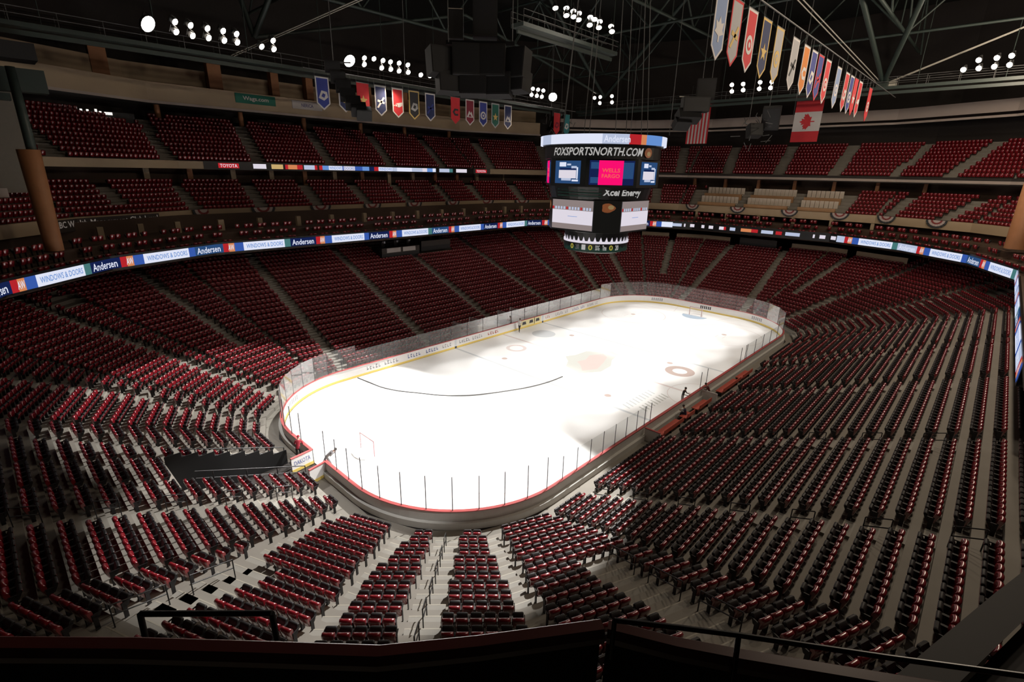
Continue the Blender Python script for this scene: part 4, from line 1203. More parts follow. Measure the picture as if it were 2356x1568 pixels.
BL = [(-14.1, 'clblue', 'clwhite', 'blob', 'clwhite', 'royal blue pennant with a pale emblem beside the curved speaker'),
      (-11.5, 'clnavy', 'clwhite', 'disc', 'clgold', 'navy pennant half hidden behind the curved speaker'),
      (-9.2, 'clred', 'clred', 'star', 'clgold', 'red pennant with a golden emblem right of the curved speaker'),
      (-6.9, 'clnavy', 'clsilver', 'slash', 'clwhite', 'navy pennant with a small white emblem and silver border'),
      (-4.5, 'clred', 'clwhite', 'wing', 'clwhite', 'bright red pennant with a white winged emblem'),
      (-2.1, 'clblack', 'clgold', 'blob', 'clsilver', 'black pennant with a gold border and pale beast emblem'),
      (.4, 'clnavy', 'clwhite', 'slash', 'clblue', 'navy pennant crossed by blue slashes'),
      (4.6, 'clred', 'clred', 'letter', 'clblack', 'scarlet pennant bearing a black letter C'),
      (7.2, 'clmaroon', 'clwhite', 'peak', 'clwhite', 'maroon pennant with a white peak emblem'),
      (9.7, 'clblue', 'clwhite', 'disc', 'clwhite', 'blue pennant with a round white emblem'),
      (12.1, 'clgreen', 'clsilver', 'star', 'clgold', 'green pennant with a silver border'),
      (14.7, 'clnavy', 'clwhite', 'peak', 'clsilver', 'dark navy pennant last of its row before the dark trusses'),
      (26.2, 'clred', 'clred', 'blob', 'clmaroon', 'red pennant just above the scoreboard'),
      (28.8, 'clteal', 'clteal', 'blob', 'clwhite', 'teal pennant just above the scoreboard')]
for x, a, b, c, d, lab in BL: banner((x, 27, 28.75), 0, 1.55, 3.25, a, b, c, d, lab, GL)
BR = [(-13.4, 'cllblue', 'clwhite', 'leaf', 'clwhite', 'pale blue pennant with a white leaf at the front of the bench side row'),
      (-11.3, 'clsilver', 'clred', 'slash', 'clgold', 'grey pennant with gold and red emblem edged in red'),
      (-9.0, 'clred', 'clwhite', 'disc', 'clwhite', 'red pennant with a white ring emblem, third of the bench side row'),
      (-6.5, 'clnavy', 'clgold', 'star', 'clgold', 'navy pennant with gold star and gold border'),
      (-4.0, 'clsilver', 'clgold', 'disc', 'clgold', 'grey pennant with gold ring and gold border'),
      (-.5, 'clsilver', 'clwhite', 'slash', 'clblack', 'silver pennant with dark slashes leading the second cluster'),
      (2.2, 'clorange', 'clwhite', 'letter', 'clwhite', 'orange pennant with a white emblem'),
      (4.3, 'clblue', 'clwhite', 'blob', 'clwhite', 'blue pennant with a white patch beside the orange one'),
      (6.2, 'clblue', 'clred', 'slash', 'clred', 'blue pennant edged red beside the last of the second cluster'),
      (8.5, 'clred', 'clwhite', 'disc', 'clwhite', 'red and white pennant closing the second cluster'),
      (12.2, 'cllblue', 'clwhite', 'disc', 'clwhite', 'pale blue pennant leading the third cluster'),
      (15.4, 'clred', 'clwhite', 'blob', 'clwhite', 'red pennant, second in the third cluster'),
      (17.4, 'clblue', 'clwhite', 'disc', 'clwhite', 'blue and white pennant, third in the third cluster'),
      (19.2, 'clred', 'clred', 'star', 'clwhite', 'red pennant with white star, fourth in the third cluster'),
      (21.2, 'clred', 'clwhite', 'wing', 'clwhite', 'red pennant closing the third cluster'),
      (26.2, 'clred', 'clred', 'disc', 'clwhite', 'lone red pennant nearest the steel truss node')]
for x, a, b, c, d, lab in BR: banner((x, -16, 28.75), 0, 1.5, 3.3, a, b, c, d, lab, GR)
bx_ = MB(); bx_.tube([(-16, -16, 29.45), (41, -16, 29.45)], .05, 'cabledark', 6); tag(bx_.build('banner_cable'), 'taut line carrying the pennants above the bench side', 'cable')
bx_ = MB(); bx_.tube([(-16, 27, 29.4), (31, 27, 29.4)], .05, 'cabledark', 6); tag(bx_.build('banner_cable'), 'taut line carrying the pennants of the far side', 'cable')
# flags
def flag_base(loc, rz, w, h, label):
    t = thing('flag', label, 'flag', loc, rz, 'national flags hung over the distant end')
    r_ = MB(); r_.tube([(-w / 2, 0, .03), (w / 2, 0, .03)], .04, 'cabledark', 6); r_.tube([(-w / 2 + .2, 0, .03), (-w / 2 + .2, 0, 3)], .015, 'cabledark', 4); r_.tube([(w / 2 - .2, 0, .03), (w / 2 - .2, 0, 3)], .015, 'cabledark', 4); r_.build('hanging_rod', t)
    return t
t = flag_base((46, -4.9, 30.4), -PI / 2, 3.7, 5.7, 'red and white flag with a maple leaf hung sideways')
m_ = MB(); w, h = 3.7, 5.7
for z0_, z1_, c in ((0, -h * .27, 'clred'), (-h * .27, -h * .74, 'clwhite'), (-h * .74, -h, 'clred')):
    for y in (-.01, .01): m_.face([(-w / 2, y, z1_), (w / 2, y, z1_), (w / 2, y, z0_), (-w / 2, y, z0_)], c)
lf = [(0, 1), (.16, .68), (.38, .78), (.30, .38), (.56, .58), (.62, .42), (.92, .46), (.82, .22), (.98, .12), (.52, -.22), (.58, -.42), (.06, -.34), (.06, -.8), (-.06, -.8), (-.06, -.34), (-.58, -.42), (-.52, -.22), (-.98, .12), (-.82, .22), (-.92, .46), (-.62, .42), (-.56, .58), (-.30, .38), (-.38, .78), (-.16, .68)]
m_.face([(-b * 1.15 + .1, -.03, -h * .505 + a * 1.15) for a, b in lf], 'clred'); m_.build('cloth', t)
t = flag_base((46, 12.0, 31.0), -PI / 2, 3.8, 6.2, 'striped red and white flag with a starry blue corner, half hidden by speakers')
m_ = MB(); w, h = 3.8, 6.2
for i in range(13):
    for y in (-.01, .01): m_.face([(-w / 2 + w * i / 13, y, -h), (-w / 2 + w * (i + 1) / 13, y, -h), (-w / 2 + w * (i + 1) / 13, y, 0), (-w / 2 + w * i / 13, y, 0)], 'clred' if i % 2 == 0 else 'clwhite')
m_.face([(-w / 2, -.02, -h * .4), (-w / 2 + w * 7 / 13, -.02, -h * .4), (-w / 2 + w * 7 / 13, -.02, 0), (-w / 2, -.02, 0)], 'clblue')
for i in range(5):
    for j in range(6): disc_c = (-w / 2 + .2 + i * .38, -.3 - j * .38); m_.face([(disc_c[0] + .07 * math.cos(a_ * PI / 3), -.03, disc_c[1] + .07 * math.sin(a_ * PI / 3)) for a_ in range(6)], 'clwhite')
m_.build('cloth', t)

# ------------------------------------------------------------------ scoreboard
sb = thing('scoreboard', 'big hanging multi-screen scoreboard over centre ice', 'scoreboard', (0, 0, 0))
def octa(a, b): return [(-a, b), (-a, -b), (-b, -a), (b, -a), (a, -b), (a, b), (b, a), (-b, a)]
def prism(mb, pl, z0, z1, m, top=True):
    n_ = len(pl)
    for i in range(n_):
        p_, q_ = pl[i], pl[(i + 1) % n_]; mb.face([(*p_, z0), (*q_, z0), (*q_, z1), (*p_, z1)], m)
    mb.face([(*p_, z1) for p_ in pl], m); mb.face([(*p_, z0) for p_ in reversed(pl)], m)
body = MB()
prism(body, octa(5.2, 1.95), 18.35, 20.75, 'band'); prism(body, octa(4.2, 2.45), 14.3, 17.2, 'band')
body.lathe((0, 0, 0), [(0, 22.75), (5.7, 22.75), (5.7, 21.85), (5.5, 21.8), (5.5, 20.75), (4.9, 20.75), (4.9, 18.4), (5.0, 18.35), (4.7, 17.25), (3.9, 17.2)], 'band', 32, smooth=False)
body.lathe((0, 0, 0), [(3.6, 14.3), (3.55, 14.15), (3.2, 14.1), (3.1, 13.2), (3.2, 13.15), (3.15, 12.3), (2.4, 12.1), (0, 12.1)], 'band', 32, smooth=False)
body.build('body', sb)
def cyl_fn(r, a0): return lambda u, v: (r * math.cos(a0 + u / r), r * math.sin(a0 + u / r), v)
A0 = math.radians(214)
rg_ = MB()
for i in range(64):
    a_, b_ = 2 * PI * i / 64, 2 * PI * (i + 1) / 64
    # 225 deg faces the camera corner; content repeats on both sides
    x = ((a_ + b_) / 2 - A0 + PI) % (2 * PI) - PI
    m_ = 'sWhite' if x < -.02 else 'sPale' if x < .42 else 'sRed' if x < .56 else 'sOrange' if x < .72 else 'sSky' if x < 1.1 else 'sWhite'
    if -1.15 < x < -.85: m_ = 'sPale'
    rg_.face([(5.92 * math.cos(a_), 5.92 * math.sin(a_), 21.92), (5.92 * math.cos(b_), 5.92 * math.sin(b_), 21.92), (5.92 * math.cos(b_), 5.92 * math.sin(b_), 22.72), (5.92 * math.cos(a_), 5.92 * math.sin(a_), 22.72)], m_)
f_ = cyl_fn(5.94, A0); add_text(rg_, 'Andersen', 'sWhite', lambda u, v: f_(u, v), .1, 2.4, 22.05, 22.6, bold=.015)
rg_.build('ring_screen', sb)
lt_ = MB(); f2 = cyl_fn(5.56, A0)
add_text(lt_, 'FOXSPORTSNORTH.COM', 'letter', f2, -4.9, 3.9, 20.98, 21.66, italic=.25, bold=.02); lt_.build('lettering', sb)
em = MB(); f3 = cyl_fn(5.58, A0)
em.face([f3(4.55 + .5 * math.cos(a_), 21.3 + .42 * math.sin(a_)) for a_ in np.linspace(0, 2 * PI, 13)[:-1]], 'emblem'); em.face([f3(4.6 + .25 * math.cos(a_), 21.22 + .2 * math.sin(a_)) for a_ in np.linspace(0, 2 * PI, 9)[:-1]], 'emblemgold'); em.build('emblem', sb)
oc = octa(5.2, 1.95)
def face_fn(pl, i, o=.03):
    p_, q_ = Vector((*pl[i], 0)), Vector((*pl[(i + 1) % 8], 0)); d = (q_ - p_); L = d.length; d.normalize(); nn = Vector((d.y, -d.x, 0))
    c = (p_ + q_) / 2
    if nn.dot(c) < 0: nn = -nn
    return (lambda u, v, e=0: tuple((c + d * u + nn * (o + e)).xy) + (v,)), L
def rect_on(mb, g, u0, u1, v0, v1, m, e=0): mb.face([g(u0, v0, e), g(u1, v0, e), g(u1, v1, e), g(u0, v1, e)], m)
for i in range(8):
    g, L = face_fn(oc, i); v_ = MB()
    if i % 2 == 0:      # square screens on the broad sides
        w = 1.42
        rect_on(v_, g, -w, w, 18.6, 20.55, 'sMid')
        rect_on(v_, g, -w, w, 18.6, 18.95, 'sSky' if False else 'sMid', .002)
        for (a, b, c, d, m_) in ((-.95, -.2, 20.05, 20.42, 'sWhite'), (-.1, .35, 20.15, 20.3, 'sPale'), (.4, 1.0, 19.9, 20.1, 'sPale'), (-1.0, .95, 19.05, 19.75, 'sLight'), (1.0, 1.15, 19.0, 20.0, 'sWhite'), (-.7, .4, 18.85, 19.05, 'sPale'), (.5, 1.2, 18.8, 18.95, 'sWhite'), (-.9, .9, 19.78, 19.92, 'sNavy')):
            rect_on(v_, g, a, b, c, d, m_, .004)
    else:
        w = 2.05
        rect_on(v_, g, -w * .96, w * .98, 18.55, 20.6, 'sNavy')
        rect_on(v_, g, -w * .9, -w * .55, 19.9, 20.45, 'sMid', .002); rect_on(v_, g, w * .45, w * .95, 19.1, 20.45, 'sMid', .002); rect_on(v_, g, -w * .9, -w * .55, 18.7, 19.2, 'sMid', .002)
        rect_on(v_, g, -w * .56, w * .50, 18.55, 20.6, 'sPink', .004)
        add_text(v_, 'WELLS', 'sPinkText', lambda u, q: g(u, q, .008), -.85, .75, 19.62, 19.95, bold=.02)
        add_text(v_, 'FARGO', 'sPinkText', lambda u, q: g(u, q, .008), -.85, .75, 19.15, 19.48, bold=.02)
    v_.build('video_screen', sb)
xb = MB(); f5 = cyl_fn(4.92, A0)
add_text(xb, 'Xcel Energy', 'letter', f5, .35, 4.3, 17.45, 18.22, italic=.2, bold=.03)
for k in range(3):
    for j in range(8): a_, b_ = -4.4 + j * .58, -4.4 + (j + 1) * .58; xb.face([f5(a_, 17.5 + k * .27), f5(b_, 17.5 + k * .27), f5(b_, 17.58 + k * .27), f5(a_, 17.58 + k * .27)], 'bandgreen')
xb.build('name_band', sb)
ol = octa(4.2, 2.45)
for i in range(8):
    g, L = face_fn(ol, i); v_ = MB()
    if i % 2 == 0:
        w = 2.36
        rect_on(v_, g, -w, w, 14.45, 17.12, 'sLight'); rect_on(v_, g, -w, w, 16.2, 17.12, 'sGrey', .003); rect_on(v_, g, -w, w, 14.45, 14.95, 'sGrey', .003)
        for j in range(14): rect_on(v_, g, -w + j * .33, -w + j * .33 + .2, 16.25, 16.5, 'sRed' if j % 5 == 0 else 'sPale', .005)
        rect_on(v_, g, -.5, .6, 15.62, 15.66, 'sSky', .005)
        v_.build('video_screen', sb)
    else:
        v_.face([g(.62 * math.cos(a_) * (1 + .2 * math.cos(3 * a_)), 16.55 + .42 * math.sin(a_), .01) for a_ in np.linspace(0, 2 * PI, 17)[:-1]], 'emblem')
        v_.face([g(.28 + .28 * math.cos(a_), 16.62 + .2 * math.sin(a_), .02) for a_ in np.linspace(0, 2 * PI, 11)[:-1]], 'emblemgold')
        v_.build('emblem', sb)
ring_l = MB()
for i in range(36):
    a_ = 2 * PI * i / 36; b_ = a_ + 2 * PI / 36 * .6
    ring_l.face([(3.16 * math.cos(a_), 3.16 * math.sin(a_), 13.28), (3.16 * math.cos(b_), 3.16 * math.sin(b_), 13.28), (3.22 * math.cos((a_ + b_) / 2), 3.22 * math.sin((a_ + b_) / 2), 13.75), ], 'sLight')
ring_l.lathe((0, 0, 0), [(3.24, 13.12), (3.24, 13.34)], 'sLight', 48); ring_l.build('lamp_ring', sb)
f6 = cyl_fn(3.2, A0)
for j, (s_, m_) in enumerate((('0', 'sYellow'), ('2:00', 'letterdim'), ('1', 'letter'), ('0', 'sYellow'), ('SOG', 'letter'), ('Time', 'letter'), ('0', 'sYellow'), ('20', 'letter'))):
    stt = MB(); add_text(stt, s_, m_, f6, -2.7 + j * .68, -2.3 + j * .68, 12.5, 13.0, bold=.02); stt.build('statistic', sb)
fl_ = MB(); fl_.lathe((0, 0, 0), [(3.17, 12.35), (3.17, 13.08)], 'bandgreen', 48); fl_.build('statistics_band', sb)
cb_ = MB()
for a_ in range(8):
    x, y = 4.2 * math.cos(a_ * PI / 4 + .3), 4.2 * math.sin(a_ * PI / 4 + .3); cb_.tube([(x, y, 22.7), (x * .55, y * .55, 46.4)], .035, 'cabledark', 5)
cb_.build('hoist_cables', sb)

# ------------------------------------------------------------------ roof steel
def tubes(name, segs, m='steel'):
    b = MB()
    for p_, q_, r_ in segs: b.tube([p_, q_], r_, m, 7)
    return struct(b, name)
Ln, Mn, Rn = (-17.5, 34.8, 33), (40.0, 27.5, 32.6), (40.7, -14.4, 31.1)
tubes('beam_truss', [(Ln, (-20.5, 36, 46), .28), (Ln, (-13, 27, 46), .30), (Ln, (10, 31, 40), .2), ((10, 31, 40), (Mn), .2)])
tubes('beam_truss', [(Mn, (22, 27, 45), .30), (Mn, (33, 8, 45), .28)])
tubes('beam_truss', [(Rn, (14.0, -13.3, 41), .28), (Rn, (15, -22, 41), .28)])
for y, zb in ((28, 36.5), (-16, 36), (6, 38)):
    sg_ = [((-45, y, zb + 7), (50, y, zb + 7), .16), ((-45, y, zb), (50, y, zb), .18)]
    for k in range(8):
        x = -44 + 12 * k; sg_ += [((x, y, zb), (x + 6, y, zb + 7), .12), ((x + 6, y, zb + 7), (x + 12, y, zb), .12), ((x + 6, y, zb), (x + 6, y, zb + 7), .08)]
    tubes('beam_truss', sg_)
for x, zb in ((20, 37), (38, 36), (-14, 37.5)):
    sg_ = [((x, -42, zb + 6), (x, 46, zb + 6), .16), ((x, -42, zb), (x, 46, zb), .16)]
    for k in range(7):
        y = -40 + 12 * k; sg_ += [((x, y, zb), (x, y + 6, zb + 6), .12), ((x, y + 6, zb + 6), (x, y + 12, zb), .12)]
    tubes('beam_truss', sg_)
def cablepair(label, a, b, g, r=.055):
    a, b = Vector(a), Vector(b); d = (b - a).normalized().cross(Vector((0, 0, 1))).normalized() * .22
    t = thing('tension_rods', label, 'rods', a, 0, g)
    for s_ in (-1, 1):
        m_ = MB(); m_.tube([d * s_, b - a + d * s_], r, 'cablewhite', 6); m_.build('rod', t)
cablepair('pale twin rods rising from the steel node by the far pennants', (-19.6, 36.0, 31), (-4.6, 15.5, 39.5), 'pale twin tension rods')
cablepair('pale twin rods running from the bench side node up to the roof', (40.6, -14.0, 31.2), (3, -7.5, 39.2), 'pale twin tension rods')
cablepair('pale twin rods running from the bench side node toward the end wall lights', (40.9, -14.8, 31.2), (39.4, -32, 37.6), 'pale twin tension rods')
nd = MB(); nd.box(Rn, (1.6, 1.2, 1.0), 'steel'); nd.box((41, -15.2, 31), (.5, 1.2, .7), 'cablewhite'); struct(nd, 'beam_node')
# catwalks
def catwalk(a, b, label):
    a, b = Vector(a), Vector(b); L = (b - a).length
    t = thing('catwalk', label, 'catwalk', a, math.atan2((b - a).y, (b - a).x), 'lighting catwalks')
    d = MB(); d.box((L / 2, 0, 0), (L, 1.6, .35), 'steel'); d.box((L / 2, 0, -.5), (L, .2, .35), 'steel'); d.build('deck', t)
    r_ = MB()
    for y in (-.8, .8):
        for z in (.7, 1.2): r_.tube([(0, y, z), (L, y, z)], .035, 'cabledark', 5)
        for k in range(int(L / 3) + 1): r_.tube([(k * 3, y, .1), (k * 3, y, 1.2)], .03, 'cabledark', 4)
    r_.build('guard_rails', t)
    for k in range(int(L / 8) + 1): h = MB(); h.tube([(k * 8, 0, .1), (k * 8, 0, 15.5)], .05, 'steel', 5); h.build('hanger', t)
catwalk((-44, 30.6, 29.7), (32, 30.6, 29.7), 'dark catwalk carrying the lamps over the stand opposite the benches')
catwalk((39.9, -34, 30.4), (39.9, 33, 30.4), 'dark catwalk carrying lamps across the distant end')
catwalk((-4, 7.8, 32.6), (12, 7.8, 32.6), 'short catwalk with lamps above the scoreboard')

# ------------------------------------------------------------------ lamps
LAMPS_A = [(-29.13, 28.0, 30.98), (-27.01, 28.0, 31.55), (-27.04, 28.0, 30.77), (-25.79, 28.0, 31.51), (-25.75, 28.0, 30.69), (-24.4, 28.0, 31.53), (-24.41, 28.0, 30.75), (-23.06, 28.0, 31.57), (-23.07, 28.0, 30.77), (-21.88, 28.0, 31.53), (-21.9, 28.0, 30.82), (-19.63, 28.0, 30.83), (-18.43, 28.0, 31.57), (-18.44, 28.0, 30.8)]
LAMPS_B = [(-10.04, 28.0, 31.0), (-8.12, 28.0, 31.59), (-8.18, 28.0, 30.92), (-6.86, 28.0, 31.7), (-5.64, 28.0, 31.7), (-5.87, 28.0, 30.89), (-4.61, 28.0, 31.71), (-4.61, 28.0, 30.92), (-3.38, 28.0, 31.76), (-3.43, 28.0, 30.9), (-2.11, 28.0, 31.75), (-2.09, 28.0, 30.94), (-0.18, 28.0, 30.91), (1.35, 28.0, 31.71), (1.26, 28.0, 31.0)]
LAMPS_C = [(26.14, 28.0, 31.2), (17.67, 28.0, 31.06), (18.93, 28.0, 31.14), (19.99, 28.0, 31.81), (21.2, 28.0, 31.83), (22.44, 28.0, 31.85), (23.7, 28.0, 31.87), (20.94, 28.0, 30.95), (22.2, 28.0, 30.95), (23.4, 28.0, 30.95)]
LAMPS_D = [(-0.52, 6.12, 34.4), (0.14, 5.32, 34.4), (1.31, 5.38, 34.4), (2.22, 5.37, 34.4), (-0.72, 4.59, 33.5), (0.05, 4.31, 33.5), (1.13, 4.55, 33.5), (3.98, 5.27, 34.4), (4.87, 5.36, 34.4), (5.84, 5.39, 34.4), (3.27, 4.75, 33.5), (4.61, 4.58, 33.5), (8.07, 5.47, 34.4), (6.67, 4.37, 33.5)]
LAMPS_E = [(38.0, 28.17, 32.35), (38.0, 26.97, 32.4), (38.0, 26.97, 31.42), (38.0, 24.54, 32.35), (38.0, 24.44, 31.38)]
LAMPS_F = [(38.0, 3.89, 32.29), (38.0, 3.75, 31.41), (38.0, 2.26, 32.26), (38.0, 2.13, 31.45), (38.0, -0.09, 32.27), (38.0, -0.11, 31.43), (38.0, -1.67, 32.18), (38.0, -1.63, 31.42)]
LAMPS_G = [(38.0, -22.29, 31.52), (38.0, -23.4, 32.36), (38.0, -23.6, 31.52), (38.0, -24.89, 32.4), (38.0, -24.88, 31.55), (38.0, -26.06, 32.47), (38.0, -26.1, 31.59)]
def lamp_mesh(r, lens):
    b = MB(); b.lathe((0, 0, 0), [(0, .55), (r * .45, .52), (r * .9, .2), (r, 0), (r, -.05), (r * .92, -.05)], 'lampbody', 14)
    a = MB(); a.face([(r * .92 * math.cos(2 * PI * k / 14), r * .92 * math.sin(2 * PI * k / 14), -.02) for k in range(14)][::-1], lens)
    y = MB(); y.box((0, r + .04, .2), (.08, .06, .5), 'lampbody'); y.box((0, 0, .62), (.08, r * 2, .07), 'lampbody')
    out = []
    for nm, m_ in (('housing', b), ('lens', a), ('yoke', y)):
        o = m_.build(nm); out.append((nm, o.data)); bpy.data.objects.remove(o)
    return out
LM = lamp_mesh(.30, 'lamp'); LB = lamp_mesh(.72, 'lampbig')
def lamps(P_, where, big=()):
    for q, p_ in enumerate(P_):
        d = (Vector((-8, -6, 8)) - Vector(p_)).normalized()
        t = thing('floodlight', (f'glaring floodlight at one end of {where}' if q in big else f'floodlight, {ORD[q + 1] if q < len(ORD) else "last"} lamp of {where}'), 'floodlight', p_, 0, 'floodlights of ' + where)
        t.rotation_mode = 'QUATERNION'; t.rotation_quaternion = (-d).to_track_quat('Z', 'Y')
        for nm, me in (LB if q in big else LM):
            o = bpy.data.objects.new(nm, me); COL.objects.link(o); o.parent = t
lamps(LAMPS_A, 'the catwalk cluster close to the brown pillar', (0,))
lamps(LAMPS_B, 'the catwalk cluster above the pennants', (0,))
lamps(LAMPS_C, 'the catwalk cluster behind the scoreboard cables', (0,))
lamps(LAMPS_D, 'the short catwalk high over the scoreboard')
lamps(LAMPS_E, 'the end catwalk, cluster beside scoreboard cables')
lamps(LAMPS_F, 'the end catwalk, cluster between the flags')
lamps(LAMPS_G, 'the end catwalk, cluster past the pennants')

# ------------------------------------------------------------------ speaker clusters
def spk(parent, c, d, rz=0, tilt=0, top='speaker'):
    b = MB(); mx = Matrix.Translation(Vector(c)) @ Matrix.Rotation(rz, 4, 'Z') @ Matrix.Rotation(tilt, 4, 'X')
    b.box((0, 0, 0), d, 'speaker', mx); b.box((0, 0, d[2] / 2 + .03), (d[0], d[1], .06), top, mx); b.box((0, -d[1] / 2 - .02, 0), (d[0] * .92, .04, d[2] * .92), 'black', mx)
    return b.build('speaker_box', parent)
FA = math.radians(43.2) - PI / 2      # turned towards the near corner
t = thing('speaker_cluster', 'large black speaker cluster hanging high in front of the far lamps', 'speakers', (-11.5, 4.8, 26.0))
spk(t, (1.0, .5, 5.3), (2.0, 1.6, 2.6), FA + .05, 0, 'speakertop'); spk(t, (-.5, 2.5, 4.9), (1.2, 1.4, 2.1), FA + .1, 0, 'speakertop')
for k, (x, z, w, h, a) in enumerate([(-3.3, 1.9, 2.0, 2.0, .5), (-1.2, 2.0, 2.2, 2.3, .1), (1.0, 2.0, 2.2, 2.3, -.1), (3.0, 1.9, 2.0, 2.2, -.5), (-2.6, .4, 2.0, 1.6, .4), (-.6, .3, 2.2, 1.7, 0), (1.5, .3, 2.2, 1.7, -.2), (3.2, .6, 1.7, 1.5, -.6)]):
    spk(t, (x * .73, -x * .685, z), (w, 1.4, h), FA + a, -.15)
fr = MB()
fr.box((0, 0, 3.4), (5.6, .3, .3), 'blackmetal', Matrix.Rotation(FA, 4, 'Z'))
for x in (-2.6, 2.6):
    fr.tube([(x * .73, -x * .685, 3.4), (x * .73, -x * .685, 20)], .04, 'cabledark', 5)
fr.tube([(1.2, .4, 6.5), (1.2, .4, 20)], .03, 'cabledark', 5); fr.build('hanging_frame', t)
t = thing('speaker_cluster', 'curved dark line array speaker hanging beside the royal blue pennant', 'speakers', (-13.6, 22.6, 25))
for k, (dx, dy, z, tl) in enumerate([(-.8, 1.3, 4.3, 0), (-.5, .9, 3.3, -.05), (-.2, .5, 2.5, -.2), (0, .1, 1.7, -.4), (.2, -.5, .9, -.6), (.5, -1.0, .3, -.8), (.8, -1.5, -.1, -1.0)]):
    spk(t, (dx, dy, z), (1.5, 1.1, .95), FA + .35, tl)
fr = MB(); fr.tube([(-.7, 1.2, 4.7), (-.7, 1.2, 21)], .04, 'cabledark', 5); fr.box((-.7, 1.2, 4.9), (1.7, .3, .12), 'cabledark', Matrix.Rotation(FA, 4, 'Z')); fr.build('hanging_frame', t)
t = thing('speaker_cluster', 'grey topped speaker stack hanging in front of the striped flag', 'speakers', (22.0, 1.0, 27.6))
spk(t, (.6, -.3, 2.0), (2.2, 1.4, 2.2), FA - .3, 0); spk(t, (-.4, .4, .2), (3.2, 1.8, 1.6), FA - .1, 0); spk(t, (-.9, .9, -1.1), (2.8, 1.5, 1.2), FA + .1, -.5); spk(t, (-1.4, 1.4, -2.0), (2.0, 1.3, .9), FA + .2, -.8)
fr = MB(); fr.tube([(.8, -.8, 3), (.8, -.8, 18)], .04, 'cabledark', 5); fr.tube([(0, 0, 3), (-.2, 0, 18)], .04, 'cabledark', 5); fr.tube([(-2.0, 1.8, 1.1), (1.2, -1.2, 1.1)], .06, 'cablewhite', 5); fr.build('hanging_frame', t)
t = thing('speaker_cluster', 'tangled grey rigging and speaker hanging between the two flags', 'speakers', (26.5, -5.0, 25.2))
spk(t, (.9, -.9, 1.2), (2.0, 1.0, 2.6), FA - .5, .3); spk(t, (-.4, .4, -.3), (1.6, 1.2, 1.4), FA, -.3)
fr = MB(); random.seed(3)
for k in range(26):
    a_ = Vector((random.uniform(-2, 1.6), random.uniform(-1.5, 2), random.uniform(-1.8, 1.6))); b_ = a_ + Vector((random.uniform(-1, 1), random.uniform(-1, 1), random.uniform(-1, 1))); fr.tube([a_, b_], .045, 'cabledark', 4)
fr.tube([(-1, 1, 1), (-1, 1, 21)], .035, 'cabledark', 4); fr.tube([(.6, -.6, 2), (.6, -.6, 21)], .035, 'cabledark', 4); fr.build('rigging', t)
t = thing('speaker_cluster', 'grey rigging bundle hanging by the far corner above the scoreboard', 'speakers', (31, 30, 27))
fr = MB()
for k in range(40):
    a_ = Vector((random.uniform(-3.5, 3), random.uniform(-2, 2), random.uniform(-2.6, 2.0))); b_ = a_ + Vector((random.uniform(-1, 1), random.uniform(-1, 1), random.uniform(-1, 1))) * 1.1; fr.tube([a_, b_], .06, 'cabledark', 4)
for x in (-3, 0, 3): fr.tube([(x, 0, 1), (x, 0, 19)], .04, 'cabledark', 4)
fr.build('rigging', t); spk(t, (-1.5, 0, 2.6), (1.4, 1, 1.8), FA); spk(t, (1.2, 0, .2), (1.6, 1, 1.4), FA)
# thin drop cables from the roof
for q, (x, y, z) in enumerate([(-6.8, 22, 29.4), (3.5, 24, 29.4), (16, 1.5, 24), (18, 8, 23), (22, -10, 26), (9, 14, 27)]):
    m_ = MB(); m_.tube([(0, 0, 0), (.15, .1, 46.4 - z)], .035, 'cabledark', 5); o = m_.build('drop_cable'); o.location = (x, y, z)
    tag(o, f'thin grey cable dropping from the roof, {["far side pennants", "middle of the far pennants", "left of the striped flag", "above the scoreboard edge", "between flags and pennants", "behind the scoreboard cables"][q]}', 'cable', 'thin drop cables')
# ------------------------------------------------------------------ benches and scorers' box
def bench(x0, x1, y, label, m='benchred'):
    t = thing('players_bench', label, 'bench', ((x0 + x1) / 2, y, .005), 0, 'benches along the boards')
    L = x1 - x0
    a = MB(); a.box((0, 0, .47), (L, .62, .07), m); a.build('seat_plank', t)
    b = MB(); b.box((0, -.42, .75), (L, .06, .35), m); b.build('back_plank', t)
    k = max(2, int(L / 1.6) + 1)
    for i in range(k):
        c = MB(); c.box((-L / 2 + .15 + (L - .3) * i / (k - 1), 0, .22), (.08, .5, .43), 'blackmetal'); c.build('leg', t)
for x0, x1, lab in ((-10.2, -6.9, 'orange red bench plank nearest the second tan steps'), (-6.2, -4.9, 'short orange red bench by the person in navy'), (-3.9, -1.5, 'orange red bench between the two leaning people'), (1.2, 5.4, 'long orange red bench past the person in maroon'), (6.0, 8.6, 'short orange red bench at the distant end of the bench row')):
    bench(x0, x1, -14.05, lab)
dv = MB(); dv.box((0, 0, .5), (.1, 1.4, 1.0), 'white'); o = dv.build('bench_divider'); o.location = (-.6, -13.9, .005); tag(o, 'white partition standing between the two team benches', 'partition')
dv = MB(); dv.box((0, 0, .5), (.1, 1.3, 1.0), 'white'); dv.box((0, 0, 1.03), (.14, 1.3, .06), 'redcap'); o = dv.build('bench_divider'); o.location = (-11.0, -13.9, .005); tag(o, 'white red-topped partition at the close end of the benches', 'partition')
t = thing('scorers_box', 'pale glazed scorers box behind the boards opposite the benches', 'scorers box', (-1.5, 13.9, .006))
a = MB(); a.box((0, 0, .5), (4.2, 1.1, 1.0), 'boardback'); a.build('desk', t)
for x in (-5.2, -2.6, 2.3, 4.6):
    g = MB(); g.box((x, .1, 1.6), (.05, 1.5, 2.2), 'glass'); g.build('glass_partition', t)
